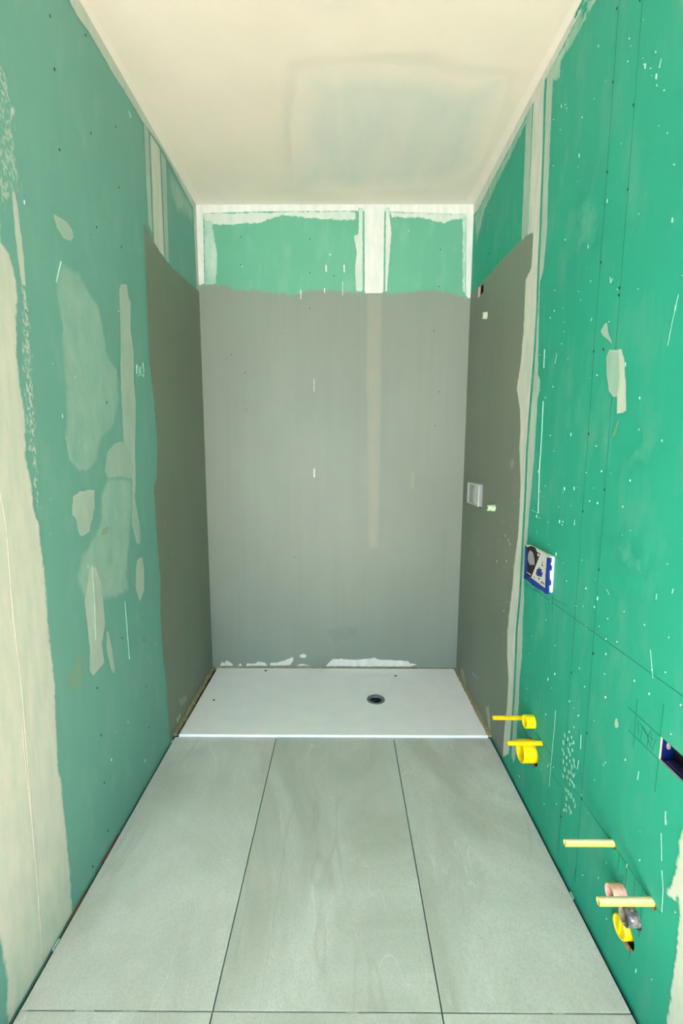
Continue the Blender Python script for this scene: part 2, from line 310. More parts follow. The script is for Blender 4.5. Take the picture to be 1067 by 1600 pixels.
# ------------------------------------------------------------------ measured marks, in wall coordinates (metres)
LAYERS=[
 ('L', 'joint_compound_band', 'wide vertical strip of filler over the board joint', 'plaster', [(1.12, 2.86), (1.17, 2.5), (1.19, 2.2), (1.2136, 2.0378), (1.2087, 1.9673), (1.2337, 1.9535), (1.2514, 1.9107), (1.2545, 1.8612), (1.2406, 1.7916), (1.233, 1.6964), (1.2344, 1.6131), (1.2429, 1.5437), (1.2312, 1.4344), (1.2418, 1.3769), (1.2491, 1.2696), (1.2614, 1.2587), (1.2654, 1.1379), (1.2676, 1.0884), (1.2672, 1.0409), (1.2652, 0.9801), (1.2671, 0.8798), (1.2711, 0.7699), (1.2611, 0.6452), (1.2524, 0.5057), (1.2647, 0.4517), (1.261, 0.3729), (1.266, 0.2831), (1.2672, 0.1339), (1.2636, 0.053), (1.262, 0.004), (0.9766, 0.0153), (0.9715, 0.0458), (0.9795, 0.0727), (0.9852, 0.1163), (0.9822, 0.1619), (0.9794, 0.2416), (0.93, 0.5), (0.92, 1.2), (0.9, 2.0), (0.92, 2.86)], 0.93, 0.008, 0.008, 0.0009, 0.006, 0),
 ('L', 'filler_streak', None, 'plaster', [(1.2614, 2.1309), (1.2624, 1.9949), (1.2701, 1.8872), (1.2904, 1.8893), (1.2911, 1.9721), (1.2848, 2.0754), (1.2739, 2.1376)], 0.75, 0.004, 0.004, 0.0006, 0.005, 0),
 ('L', 'filler_streak', None, 'speckle', [(1.2714, 1.8973), (1.2937, 1.8559), (1.2951, 1.8065), (1.2896, 1.7043), (1.286, 1.6354), (1.2813, 1.4958), (1.271, 1.3536), (1.2629, 1.2274), (1.2529, 1.2564), (1.2499, 1.3992), (1.2431, 1.5454), (1.2502, 1.6965), (1.2583, 1.7964)], 0.75, 0.01, 0.02, 0.0006, 0.008, 0),
 ('L', 'filler_streak', None, 'speckle', [(1.2515, 2.411), (1.2866, 2.3945), (1.2973, 2.3358), (1.2976, 2.1922), (1.2942, 2.1284), (1.2686, 2.115), (1.2377, 2.054), (1.2027, 2.0369)], 0.5, 0.01, 0.03, 0.0006, 0.008, 0),
 ('L', 'filler_patch', None, 'plaster', [(1.261, 2.3686), (1.2713, 2.3804), (1.2845, 2.3784), (1.2828, 2.3655), (1.268, 2.355)], 0.7, 0.004, 0.003, 0.0006, 0.004, 0),
 ('L', 'filler_patch', None, 'plaster', [(1.2847, 2.3272), (1.2999, 2.3376), (1.3055, 2.3264), (1.2963, 2.3097), (1.2844, 2.3078), (1.2735, 2.277), (1.2631, 2.2834), (1.2716, 2.3139)], 0.7, 0.004, 0.003, 0.0006, 0.004, 0),
 ('L', 'filler_patch', None, 'plaster', [(1.441, 2.1478), (1.5127, 2.1566), (1.5386, 2.1442), (1.5432, 2.1255), (1.5231, 2.1054), (1.4849, 2.0963), (1.4548, 2.1119), (1.4423, 2.1343)], 0.42, 0.003, 0.003, 0.0006, 0.005, 0.2),
 ('L', 'filler_patch', 'large pale oval smear of sanded filler', 'smear', [(1.4621, 2.0211), (1.4309, 1.9515), (1.4222, 1.9088), (1.441, 1.8336), (1.4282, 1.7353), (1.437, 1.6514), (1.4207, 1.5261), (1.4075, 1.5003), (1.428, 1.426), (1.4798, 1.3858), (1.5291, 1.3815), (1.586, 1.4101), (1.636, 1.495), (1.7313, 1.5428), (1.7862, 1.6548), (1.7843, 1.7593), (1.7126, 1.8056), (1.6976, 1.9019), (1.6702, 1.9611), (1.6078, 1.9891), (1.5625, 2.0232), (1.4953, 2.0229)], 0.3, 0.014, 0.01, 0.0003, 0.012, 0.25),
 ('L', 'filler_streak', None, 'smear', [(1.4685, 1.8162), (1.4861, 1.8206), (1.4816, 1.7323), (1.5227, 1.6593), (1.6026, 1.6035), (1.678, 1.5743), (1.6678, 1.5667), (1.5883, 1.5892), (1.5122, 1.6356), (1.4636, 1.6999), (1.4586, 1.7663)], 0.3, 0.006, 0.004, 0.0005, 0.006, 0),
 ('L', 'filler_streak', None, 'smear', [(1.4075, 1.5003), (1.432, 1.5091), (1.4491, 1.4819), (1.4593, 1.4518), (1.4765, 1.4169), (1.522, 1.3883), (1.4795, 1.3837), (1.4275, 1.422)], 0.35, 0.006, 0.004, 0.0005, 0.006, 0),
 ('L', 'filler_patch', 'long narrow upright patch of filler', 'plaster', [(1.8395, 2.0667), (1.8532, 2.0923), (1.9097, 2.1119), (1.92, 2.062), (1.9359, 2.0522), (1.921, 1.9365), (1.9405, 1.8605), (1.9243, 1.735), (1.9318, 1.6532), (1.9019, 1.4683), (1.8885, 1.3177), (1.8701, 1.2686), (1.8329, 1.2982), (1.8357, 1.4524), (1.8013, 1.4847), (1.8034, 1.6251), (1.8107, 1.7639), (1.831, 1.9208)], 0.5, 0.003, 0.004, 0.0008, 0.006, 0.15),
 ('L', 'filler_patch', None, 'plaster', [(1.8255, 1.2859), (1.8711, 1.2765), (1.8899, 1.1855), (1.9086, 1.1361), (1.8988, 1.0603), (1.8624, 1.0678), (1.8316, 1.154)], 0.4, 0.003, 0.004, 0.0008, 0.006, 0.15),
 ('L', 'filler_patch', None, 'plaster', [(1.8601, 1.0026), (1.9105, 1.0018), (1.9225, 0.9421), (1.9107, 0.851), (1.8613, 0.8187), (1.8325, 0.8837), (1.8428, 0.9631)], 0.5, 0.002, 0.002, 0.0006, 0.005, 0.1),
 ('L', 'filler_patch', None, 'plaster', [(1.6396, 1.3835), (1.6668, 1.4521), (1.7236, 1.4832), (1.7864, 1.4943), (1.8537, 1.4601), (1.8777, 1.3739), (1.8602, 1.3301), (1.7683, 1.3535), (1.658, 1.3478)], 0.38, 0.006, 0.005, 0.0006, 0.006, 0.1),
 ('L', 'filler_patch', None, 'smear', [(1.6503, 1.3599), (1.8626, 1.3484), (1.8454, 1.2156), (1.7981, 1.0731), (1.7648, 0.9469), (1.7749, 0.8935), (1.6675, 0.8944), (1.5791, 0.9166), (1.4547, 0.9586), (1.4174, 1.0181), (1.4251, 1.0775), (1.4569, 1.1231), (1.5106, 1.1465), (1.5699, 1.1871), (1.5873, 1.2209), (1.5975, 1.2995)], 0.32, 0.02, 0.012, 0.0003, 0.012, 0.12),
 ('L', 'filler_streak', None, 'smear', [(1.519, 1.1492), (1.579, 1.1902), (1.6315, 1.2146), (1.7109, 1.2302), (1.7298, 1.2179), (1.6579, 1.2012), (1.6174, 1.1769), (1.5743, 1.1544)], 0.3, 0.008, 0.004, 0.0005, 0.006, 0),
 ('L', 'filler_patch', None, 'plaster', [(1.4302, 1.3091), (1.4718, 1.3238), (1.5618, 1.3206), (1.5582, 1.2609), (1.5266, 1.2076), (1.5108, 1.1795), (1.4632, 1.1709), (1.4499, 1.184), (1.4382, 1.2341), (1.4192, 1.2513)], 0.5, 0.003, 0.005, 0.0006, 0.006, 0.1),
 ('L', 'filler_patch', 'pointed downward patch of filler', 'plaster', [(1.451, 0.9598), (1.4908, 1.056), (1.5131, 1.0725), (1.5399, 1.0544), (1.5704, 0.9881), (1.5705, 0.9195), (1.5731, 0.8347), (1.5422, 0.7706), (1.5507, 0.6966), (1.471, 0.6842), (1.4509, 0.7176), (1.4625, 0.776), (1.457, 0.8868)], 0.55, 0.004, 0.003, 0.0007, 0.006, 0.12),
 ('L', 'filler_patch', None, 'plaster', [(1.5786, 0.8059), (1.5913, 0.7958), (1.6099, 0.7183), (1.6195, 0.6403), (1.6115, 0.6163), (1.5874, 0.6563), (1.5696, 0.7366)], 0.5, 0.002, 0.002, 0.0006, 0.004, 0),
 ('L', 'stain', None, 'rust', [(1.5901, 1.1746), (1.637, 1.1854), (1.6537, 1.1684), (1.6231, 1.15), (1.5786, 1.1536)], 0.45, 0.012, 0.012, 0.001, 0.006, 0),
 ('L', 'stain', None, 'ochre', [(1.4101, 0.8199), (1.4472, 0.7808), (1.4198, 0.7489), (1.4288, 0.6993), (1.3796, 0.6701), (1.3206, 0.7034), (1.3145, 0.7593), (1.3592, 0.7895)], 0.35, 0.03, 0.03, 0.0005, 0.008, 0),
 ('L', 'joint_tape_strip', None, 'plaster', [(2.1628, 2.8586), (2.2165, 2.8575), (2.2038, 2.4306), (2.157, 2.4494)], 0.55, 0.003, 0.003, 0.0006, 0.006, 0),
 ('L', 'joint_tape_strip', 'cream filled board joint', 'plaster', [(2.2305, 2.8586), (2.3422, 2.8661), (2.3376, 2.3306), (2.214, 2.3393)], 0.97, 0.002, 0.002, 0.0008, 0.006, 0),
 ('L', 'joint_tape_strip', None, 'plaster', [(2.3577, 2.8644), (2.423, 2.8664), (2.3979, 2.3383), (2.3482, 2.3493)], 0.5, 0.003, 0.003, 0.0006, 0.006, 0),
 ('L', 'filler_smear', None, 'smear', [(2.448, 2.8637), (2.8282, 2.8632), (2.8472, 2.7341), (2.6997, 2.7336), (2.5408, 2.6735), (2.434, 2.7542)], 0.4, 0.05, 0.04, 0.0003, 0.012, 0),
 ('L', 'ceiling_line_filler', None, 'plaster', [(1.6139, 2.8842), (1.6121, 2.8441), (1.6498, 2.837), (1.7353, 2.8496), (1.8291, 2.8477), (1.9098, 2.847), (1.9888, 2.8528), (2.1493, 2.8548), (2.2603, 2.8695), (2.3678, 2.8815), (2.8272, 2.8559), (2.8877, 2.8229), (2.9065, 2.9129), (1.6731, 2.904), (1.6268, 2.9044)], 0.85, 0.004, 0.004, 0.0007, 0.006, 0),
 ('L', 'corner_filler', None, 'plaster', [(2.8416, 2.8768), (2.8903, 2.9013), (2.8944, 2.4237), (2.8548, 2.4104)], 0.7, 0.003, 0.003, 0.0007, 0.006, 0),
 ('L', 'waterproof_coating', 'grey-brown waterproof coating inside the shower', 'membrane', [(2.1019, 2.4367), (2.0998, 2.2674), (2.0977, 2.0945), (2.0914, 1.8319), (2.1242, 1.6419), (2.1355, 1.4971), (2.1075, 1.338), (2.0648, 1.2937), (2.0658, 1.1877), (2.0736, 1.0154), (2.0903, 0.8449), (2.0717, 0.7002), (2.0694, 0.4969), (2.088, 0.3867), (2.0987, 0.2745), (2.1003, 0.0868), (2.1152, -0.0028), (2.9185, -0.0356), (2.9079, 2.4282), (2.6567, 2.3974), (2.4569, 2.3817), (2.336, 2.3825), (2.2144, 2.3998), (2.148, 2.4321)], 1, 0.008, 0.01, 0.0013, 0.012, 0),
 ('L', 'filler_smear', None, 'scuff', [(2.221, 0.1776), (2.386, 0.11), (2.3792, 0.0565), (2.2677, 0.0852)], 0.3, 0.02, 0.02, 0.0018, 0.008, 0),
 ('L', 'filler_smear', None, 'scuff', [(2.1986, 0.0768), (2.2856, 0.067), (2.2709, 0.0317), (2.2103, 0.0191)], 0.7, 0.004, 0.008, 0.0018, 0.005, 0),
 ('B', 'ceiling_line_filler', None, 'plaster', [(-0.0228, 2.9014), (1.616, 2.8996), (1.6184, 2.8418), (1.4313, 2.8455), (1.1211, 2.8598), (0.9244, 2.8636), (0.3329, 2.8606), (0.0209, 2.8504), (-0.0248, 2.8504)], 1, 0.003, 0.004, 0.0009, 0.006, 0),
 ('B', 'ceiling_line_filler', None, 'plaster', [(0.021, 2.8539), (0.9243, 2.8671), (0.9247, 2.8178), (0.864, 2.8108), (0.7121, 2.818), (0.5983, 2.8287), (0.4845, 2.8394), (0.3698, 2.8042), (0.3505, 2.7936), (0.2553, 2.7936), (0.1407, 2.7866), (0.0835, 2.7902), (0.0191, 2.8009)], 0.72, 0.006, 0.012, 0.0006, 0.006, 0),
 ('B', 'ceiling_line_filler', None, 'plaster', [(1.1211, 2.8598), (1.6163, 2.8453), (1.6173, 2.8207), (1.4891, 2.8138), (1.4518, 2.7962), (1.3947, 2.8068), (1.3185, 2.8245), (1.1368, 2.8282)], 0.75, 0.006, 0.012, 0.0006, 0.006, 0),
 ('B', 'corner_filler', None, 'plaster', [(-0.0247, 2.9014), (0.0209, 2.9013), (0.011, 2.4259), (-0.0298, 2.4259)], 1, 0.002, 0.002, 0.0009, 0.006, 0),
 ('B', 'corner_filler', None, 'plaster', [(1.569, 2.8979), (1.616, 2.8996), (1.6191, 2.3603), (1.5898, 2.3602)], 1, 0.002, 0.003, 0.0009, 0.006, 0),
 ('B', 'filler_smear', None, 'smear', [(0.0195, 2.8115), (0.0693, 2.8186), (0.0812, 2.7227), (0.0968, 2.6151), (0.0833, 2.4406), (0.0135, 2.4406)], 0.5, 0.006, 0.008, 0.0004, 0.006, 0),
 ('B', 'filler_smear', None, 'smear', [(1.5526, 2.8349), (1.5787, 2.8419), (1.5922, 2.397), (1.5684, 2.4153)], 0.6, 0.006, 0.008, 0.0004, 0.006, 0),
 ('B', 'joint_tape_strip', None, 'plaster', [(0.9394, 2.8811), (0.9658, 2.881), (0.9701, 2.4115), (0.9275, 2.4115), (0.9189, 2.5427), (0.9298, 2.6328), (0.9101, 2.7293), (0.9405, 2.7364)], 0.7, 0.004, 0.004, 0.0006, 0.006, 0),
 ('B', 'joint_tape_strip', 'cream filled board joint', 'plaster', [(0.9733, 2.8915), (1.0923, 2.8914), (1.0946, 2.3601), (0.9802, 2.36)], 1, 0.002, 0.002, 0.0009, 0.006, 0),
 ('B', 'joint_tape_strip', None, 'plaster', [(1.1, 2.8809), (1.1208, 2.8809), (1.1383, 2.7398), (1.129, 2.6148), (1.117, 2.4115), (1.1034, 2.4115)], 0.8, 0.004, 0.005, 0.0006, 0.006, 0),
 ('B', 'waterproof_coating', 'grey waterproof coating over the lower back wall', 'membrane', [(-0.029, 2.4479), (0.0528, 2.4553), (0.1497, 2.4553), (0.1876, 2.426), (0.3234, 2.426), (0.4395, 2.4113), (0.5479, 2.4003), (0.6567, 2.4261), (0.7882, 2.4261), (0.9275, 2.4151), (1.0204, 2.4078), (1.1286, 2.4115), (1.2521, 2.4152), (1.3983, 2.4299), (1.4837, 2.4116), (1.5732, 2.3896), (1.6174, 2.3455), (1.6206, 0.0028), (-0.024, 0.0053)], 1, 0.012, 0.02, 0.0013, 0.014, 0),
 ('B', 'coating_streak', None, 'haze', [(0.9817, 2.4115), (1.0977, 2.4115), (1.1002, 1.7145), (1.0992, 1.2344), (1.0968, 0.8177), (1.0053, 0.8173), (0.9947, 1.4768), (0.9829, 1.8698)], 0.16, 0.03, 0.012, 0.0017, 0.014, 0),
 ('B', 'coating_streak', None, 'darkhaze', [(0.7037, 0.294), (0.9593, 0.3177), (0.9815, 0.2064), (0.789, 0.1827)], 0.25, 0.04, 0.05, 0.0017, 0.012, 0),
 ('B', 'coating_streak', None, 'rust', [(1.2769, 1.3165), (1.3089, 1.3369), (1.3118, 1.2147), (1.2832, 1.2146)], 0.2, 0.02, 0.02, 0.0017, 0.008, 0),
 ('B', 'paint_drip', None, 'plaster', [(0.7421, 2.568), (0.7536, 2.5608), (0.7535, 2.5209), (0.742, 2.5282)], 0.95, 0.0015, 0.001, 0.0022, 0.0035, 0),
 ('B', 'paint_drip', None, 'plaster', [(0.8496, 2.5644), (0.8612, 2.568), (0.8613, 2.5245), (0.8537, 2.5173)], 0.95, 0.0015, 0.001, 0.0022, 0.0035, 0),
 ('B', 'paint_drip', None, 'plaster', [(0.5908, 2.4224), (0.5985, 2.4224), (0.5981, 2.3672), (0.5903, 2.3672)], 0.95, 0.0015, 0.001, 0.0022, 0.0035, 0),
 ('B', 'paint_drip', None, 'plaster', [(0.8442, 2.47), (0.85, 2.47), (0.8502, 2.3894), (0.8444, 2.3894)], 0.95, 0.0015, 0.001, 0.0022, 0.0035, 0),
 ('B', 'paint_drip', None, 'plaster', [(0.6694, 1.9001), (0.6746, 1.9001), (0.6742, 1.8189), (0.669, 1.8189)], 0.95, 0.0015, 0.001, 0.0022, 0.0035, 0),
 ('B', 'paint_drip', None, 'plaster', [(0.6665, 1.347), (0.6747, 1.347), (0.6744, 1.2901), (0.6662, 1.2901)], 0.95, 0.0015, 0.001, 0.0022, 0.0035, 0),
 ('B', 'paint_drip', None, 'plaster', [(0.7341, 2.4334), (0.7418, 2.4334), (0.7418, 2.4041), (0.734, 2.4041)], 0.95, 0.0015, 0.001, 0.0022, 0.0035, 0),
 ('B', 'paint_drip', None, 'plaster', [(0.7652, 2.6257), (0.7767, 2.6293), (0.7728, 2.6077)], 0.95, 0.0015, 0.001, 0.0022, 0.0035, 0),
 ('B', 'paint_drip', None, 'plaster', [(0.2341, 2.5681), (0.2454, 2.5572), (0.245, 2.5427)], 0.95, 0.0015, 0.001, 0.0022, 0.0035, 0),
 ('B', 'paint_drip', None, 'plaster', [(1.2329, 2.761), (1.2406, 2.7575), (1.241, 2.7362)], 0.95, 0.0015, 0.001, 0.0022, 0.0035, 0),
 ('B', 'filler_patch', None, 'plaster', [(0.0276, 0.0168), (0.0414, 0.0524), (0.0579, 0.0392), (0.0712, 0.0615), (0.0939, 0.0461), (0.1187, 0.0285), (0.1162, 0.0174)], 0.85, 0.003, 0.005, 0.002, 0.004, 0),
 ('B', 'filler_patch', None, 'plaster', [(0.15, 0.0176), (0.1633, 0.0422), (0.1774, 0.0178)], 0.85, 0.003, 0.005, 0.002, 0.004, 0),
 ('B', 'filler_patch', None, 'plaster', [(0.2006, 0.018), (0.2095, 0.038), (0.2664, 0.0384), (0.2878, 0.0519), (0.3297, 0.0455), (0.3545, 0.0212)], 0.85, 0.003, 0.005, 0.002, 0.004, 0),
 ('B', 'filler_patch', None, 'plaster', [(0.3651, 0.0213), (0.3676, 0.0435), (0.4139, 0.0461), (0.4667, 0.0619), (0.4878, 0.0709), (0.5195, 0.0866), (0.5277, 0.0645), (0.5148, 0.0445), (0.4978, 0.0244)], 0.85, 0.003, 0.005, 0.002, 0.004, 0),
 ('B', 'filler_patch', None, 'plaster', [(0.5637, 0.0957), (0.5931, 0.1113), (0.614, 0.096), (0.6013, 0.0761), (0.5719, 0.0803)], 0.85, 0.003, 0.005, 0.002, 0.004, 0),
 ('B', 'filler_patch', None, 'plaster', [(0.5377, 0.0203), (0.561, 0.0337), (0.5884, 0.0384), (0.6135, 0.0297), (0.6513, 0.021)], 0.85, 0.003, 0.005, 0.002, 0.004, 0),
 ('B', 'filler_patch', 'low ragged smear of white filler above the tray', 'plaster', [(0.7396, 0.0194), (0.7607, 0.0462), (0.7859, 0.0707), (0.8446, 0.0755), (0.9285, 0.0672), (1.0332, 0.0789), (1.0708, 0.0836), (1.0961, 0.0727), (1.2218, 0.0669), (1.2972, 0.063), (1.306, 0.0476), (1.3586, 0.0369), (1.3066, 0.021)], 0.92, 0.003, 0.005, 0.002, 0.004, 0),
 ('R', 'joint_tape_strip', None, 'plaster', [(2.1241, 2.9376), (2.0595, 2.9158), (2.0265, 2.337), (2.1017, 2.3362)], 0.55, 0.004, 0.004, 0.0006, 0.006, 0),
 ('R', 'joint_tape_strip', 'cream filled board joint beside the shower', 'plaster', [(2.0509, 2.9213), (1.9378, 2.9059), (1.9409, 2.8095), (1.9258, 2.6211), (1.9111, 2.3102), (1.9103, 2.2203), (1.9009, 2.0253), (1.9012, 1.8535), (1.9167, 1.6015), (1.9225, 1.4545), (1.9149, 1.3046), (1.9136, 1.149), (1.9127, 0.9929), (1.9118, 0.8337), (1.9249, 0.6654), (1.9165, 0.499), (1.916, 0.3869), (1.9179, 0.2344), (1.9275, 0.0763), (2.0931, 0.0028), (2.0547, 0.3781), (2.0566, 0.6963), (2.044, 1.184), (2.0736, 1.6136), (2.0788, 1.8635), (2.0954, 2.1899), (2.0661, 2.2829), (2.0302, 2.3636)], 0.97, 0.003, 0.002, 0.0008, 0.006, 0),
 ('R', 'joint_tape_strip', None, 'plaster', [(1.9273, 2.9089), (1.9225, 2.7967), (1.9105, 2.6118), (1.8956, 2.3032), (1.8947, 2.2141), (1.8853, 2.0206), (1.8854, 1.8501), (1.9003, 1.6002), (1.9059, 1.4545), (1.8983, 1.3059), (1.8968, 1.1516), (1.8957, 0.997), (1.8946, 0.8393), (1.9073, 0.6726), (1.8989, 0.5077), (1.8983, 0.3968), (1.8999, 0.2458), (1.8969, 0.0857), (1.8635, 0.0694), (1.8441, 0.1452), (1.8522, 0.2551), (1.8464, 0.3695), (1.8544, 0.4773), (1.8421, 0.5909), (1.8568, 0.7446), (1.8539, 0.8217), (1.8652, 0.902), (1.8577, 1.0879), (1.8551, 1.209), (1.8438, 1.3101), (1.8352, 1.4697), (1.8365, 1.5654), (1.8374, 1.6574), (1.824, 1.6877), (1.825, 1.7365), (1.8454, 1.7567), (1.8648, 1.9379), (1.8778, 2.1135), (1.8529, 2.1396), (1.8392, 2.2779), (1.8517, 2.4448), (1.8585, 2.6452), (1.8634, 2.7913), (1.8548, 2.8749)], 0.62, 0.004, 0.005, 0.0006, 0.006, 0),
 ('R', 'ceiling_line_filler', None, 'plaster', [(2.9076, 2.9071), (1.6716, 2.9), (1.6335, 2.9023), (1.5919, 2.8654), (1.6322, 2.8659), (1.7077, 2.8679), (1.7955, 2.8654), (1.8834, 2.861), (1.9484, 2.8635), (2.0546, 2.8585), (2.2789, 2.8485), (2.5453, 2.8405), (2.7996, 2.8244), (2.8806, 2.8571)], 0.95, 0.004, 0.005, 0.0008, 0.006, 0),
 ('R', 'ceiling_line_filler', None, 'smear', [(1.6408, 2.8733), (1.5682, 2.8206), (1.6405, 2.8158), (1.7299, 2.8138), (1.8041, 2.8259), (1.8069, 2.7773), (1.8644, 2.7984), (1.8834, 2.861), (1.7955, 2.8654)], 0.6, 0.006, 0.014, 0.0004, 0.006, 0),
 ('R', 'ceiling_line_filler', None, 'smear', [(2.7996, 2.8244), (2.5453, 2.8405), (2.2789, 2.8485), (2.0546, 2.8585), (2.089, 2.8292), (2.2727, 2.8048), (2.4883, 2.7856), (2.6716, 2.7552), (2.799, 2.6463), (2.8752, 2.8196)], 0.45, 0.006, 0.012, 0.0004, 0.006, 0),
 ('R', 'waterproof_coating', 'grey waterproof coating inside the shower', 'membrane', [(2.9243, 2.4037), (2.5744, 2.3841), (2.3832, 2.3776), (2.1962, 2.3731), (2.106, 2.3665), (1.9696, 2.3412), (1.9681, 2.197), (2.0233, 2.1722), (2.0163, 1.9772), (2.0305, 1.83), (2.0606, 1.7345), (2.0103, 1.6359), (1.9907, 1.5476), (1.9946, 1.4738), (1.9588, 1.3205), (1.9528, 1.1764), (1.9553, 1.0913), (1.9809, 0.956), (1.9879, 0.8418), (2.0059, 0.7455), (2.0216, 0.6257), (2.0058, 0.5141), (1.9752, 0.4135), (1.9747, 0.2941), (1.9901, 0.1658), (1.9954, 0.0211), (2.141, -0.0022), (2.9908, -0.0466)], 1, 0.008, 0.016, 0.0013, 0.01, 0),
 ('R', 'filler_smear', None, 'scuff', [(2.7942, 0.0622), (2.7518, 0.0996), (2.6664, 0.0628), (2.6396, 0.0298), (2.7041, 0.011)], 0.55, 0.012, 0.016, 0.0018, 0.007, 0),
 ('R', 'filler_smear', None, 'scuff', [(2.5857, 0.1738), (2.5156, 0.1789), (2.4317, 0.1926), (2.406, 0.1731), (2.4735, 0.1563), (2.5218, 0.1533)], 0.5, 0.012, 0.016, 0.0018, 0.007, 0),
 ('R', 'filler_smear', None, 'scuff', [(2.2789, 0.1016), (2.2213, 0.1492), (2.1841, 0.0784), (2.1624, 0.0061), (2.2145, 0.0187)], 0.6, 0.012, 0.016, 0.0018, 0.007, 0),
 ('R', 'filler_smear', None, 'scuff', [(2.1099, 1.4099), (2.0713, 1.4323), (2.0143, 1.4119), (2.0522, 1.3789), (2.0947, 1.3664)], 0.25, 0.012, 0.016, 0.0018, 0.007, 0),
 ('R', 'filler_smear', None, 'scuff', [(2.639, 0.3248), (2.5985, 0.3346), (2.6062, 0.3161)], 0.5, 0.012, 0.016, 0.0018, 0.007, 0),
 ('R', 'filler_patch', None, 'plaster', [(1.3845, 1.8292), (1.3697, 1.7916), (1.3542, 1.7703), (1.3394, 1.7529), (1.3561, 1.7619), (1.3809, 1.7801), (1.4029, 1.7962), (1.4184, 1.811), (1.4007, 1.8282)], 0.5, 0.003, 0.004, 0.0006, 0.004, 0),
 ('R', 'filler_patch', None, 'plaster', [(1.3639, 1.7494), (1.3771, 1.7289), (1.3669, 1.6782), (1.3504, 1.6288), (1.3225, 1.6075), (1.3017, 1.6104), (1.2965, 1.6581), (1.3102, 1.7361), (1.3379, 1.7421)], 0.42, 0.003, 0.003, 0.0006, 0.004, 0.2),
 ('R', 'filler_patch', 'pale upright patch of filler', 'plaster', [(1.3195, 1.7398), (1.3017, 1.7377), (1.286, 1.7073), (1.2791, 1.6774), (1.2671, 1.6316), (1.2577, 1.5628), (1.3004, 1.5577), (1.3073, 1.6075), (1.3025, 1.659)], 0.7, 0.003, 0.004, 0.0009, 0.004, 0),
 ('R', 'joint_compound_band', 'wide strip of filler over a board joint', 'plaster', [(0.8835, 0.75), (0.8935, 0.62), (0.9135, 0.6602), (0.924, 0.6111), (0.9276, 0.551), (0.9305, 0.4987), (0.9409, 0.4543), (0.95, 0.4275), (0.9419, 0.4157), (0.9209, 0.4289), (0.913, 0.4444), (0.9045, 0.4109), (0.9032, 0.3285), (0.9031, 0.2688), (0.9033, 0.2252), (0.9063, 0.1861), (0.907, 0.114), (0.9042, 0.046), (0.9042, 0.004), (0.72, 0.004), (0.72, 0.75)], 0.85, 0.006, 0.009, 0.0008, 0.006, 0),
 ('R', 'filler_patch', None, 'plaster', [(1.1901, 0.7133), (1.1816, 0.7167), (1.1732, 0.6991), (1.1832, 0.6849), (1.1932, 0.692)], 0.55, 0.002, 0.003, 0.0006, 0.003, 0),
 ('R', 'dust_smear', None, 'smear', [(1.6077, 2.2949), (1.4815, 2.1932), (1.4842, 2.086), (1.6006, 2.096)], 0.1, 0.04, 0.05, 0.0003, 0.012, 0),
 ('R', 'dust_smear', None, 'smear', [(1.2956, 1.2083), (1.1796, 1.2132), (1.119, 1.1432), (1.1966, 1.1393)], 0.1, 0.04, 0.05, 0.0003, 0.012, 0),
 ('R', 'dust_smear', None, 'smear', [(1.2276, 1.4646), (1.1653, 1.4801), (1.1466, 1.4322), (1.2206, 1.4138)], 0.08, 0.04, 0.05, 0.0003, 0.012, 0),
 ('R', 'dust_smear', None, 'smear', [(1.9206, 3.0528), (1.7992, 2.8923), (1.6224, 2.8221), (1.7177, 2.9399)], 0.06, 0.04, 0.05, 0.0003, 0.012, 0),
 ('R', 'stain', None, 'ochre', [(1.2957, 1.545), (1.2808, 1.5439), (1.2986, 1.5009), (1.319, 1.4926)], 0.4, 0.004, 0.004, 0.0005, 0.004, 0),
 ('R', 'stain', None, 'ochre', [(1.2361, 1.5659), (1.1993, 1.5464), (1.1509, 1.464), (1.1582, 1.464), (1.1948, 1.5135)], 0.15, 0.012, 0.02, 0.0005, 0.006, 0),
 ('C', 'skim_gap', 'grey board showing through the skim coat', 'board_grey', [(0.686, 1.9458), (0.9051, 1.9025), (1.1464, 1.9163), (1.3099, 1.9903), (1.4801, 1.9748), (1.5236, 2.2164), (1.5317, 2.5338), (1.4235, 2.7029), (0.9347, 2.766), (0.5782, 2.7357), (0.6141, 2.2579)], 0.85, 0.13, 0.03, 0.0004, 0.03, 0),
 ('C', 'skim_gap', None, 'board_grey', [(0.783, 1.683), (0.8976, 1.6829), (0.8965, 1.6517), (0.7843, 1.6517)], 0.5, 0.03, 0.02, 0.0004, 0.02, 0),
 ('C', 'ceiling_line_filler', None, 'plaster', [(-0.0221, 2.8988), (1.6163, 2.8938), (1.6201, 1.6719), (1.5942, 1.6615), (1.5628, 2.8561), (0.0275, 2.8606), (0.0183, 1.6624), (-0.0083, 1.6729)], 0.9, 0.01, 0.006, 0.0009, 0.01, 0),
]
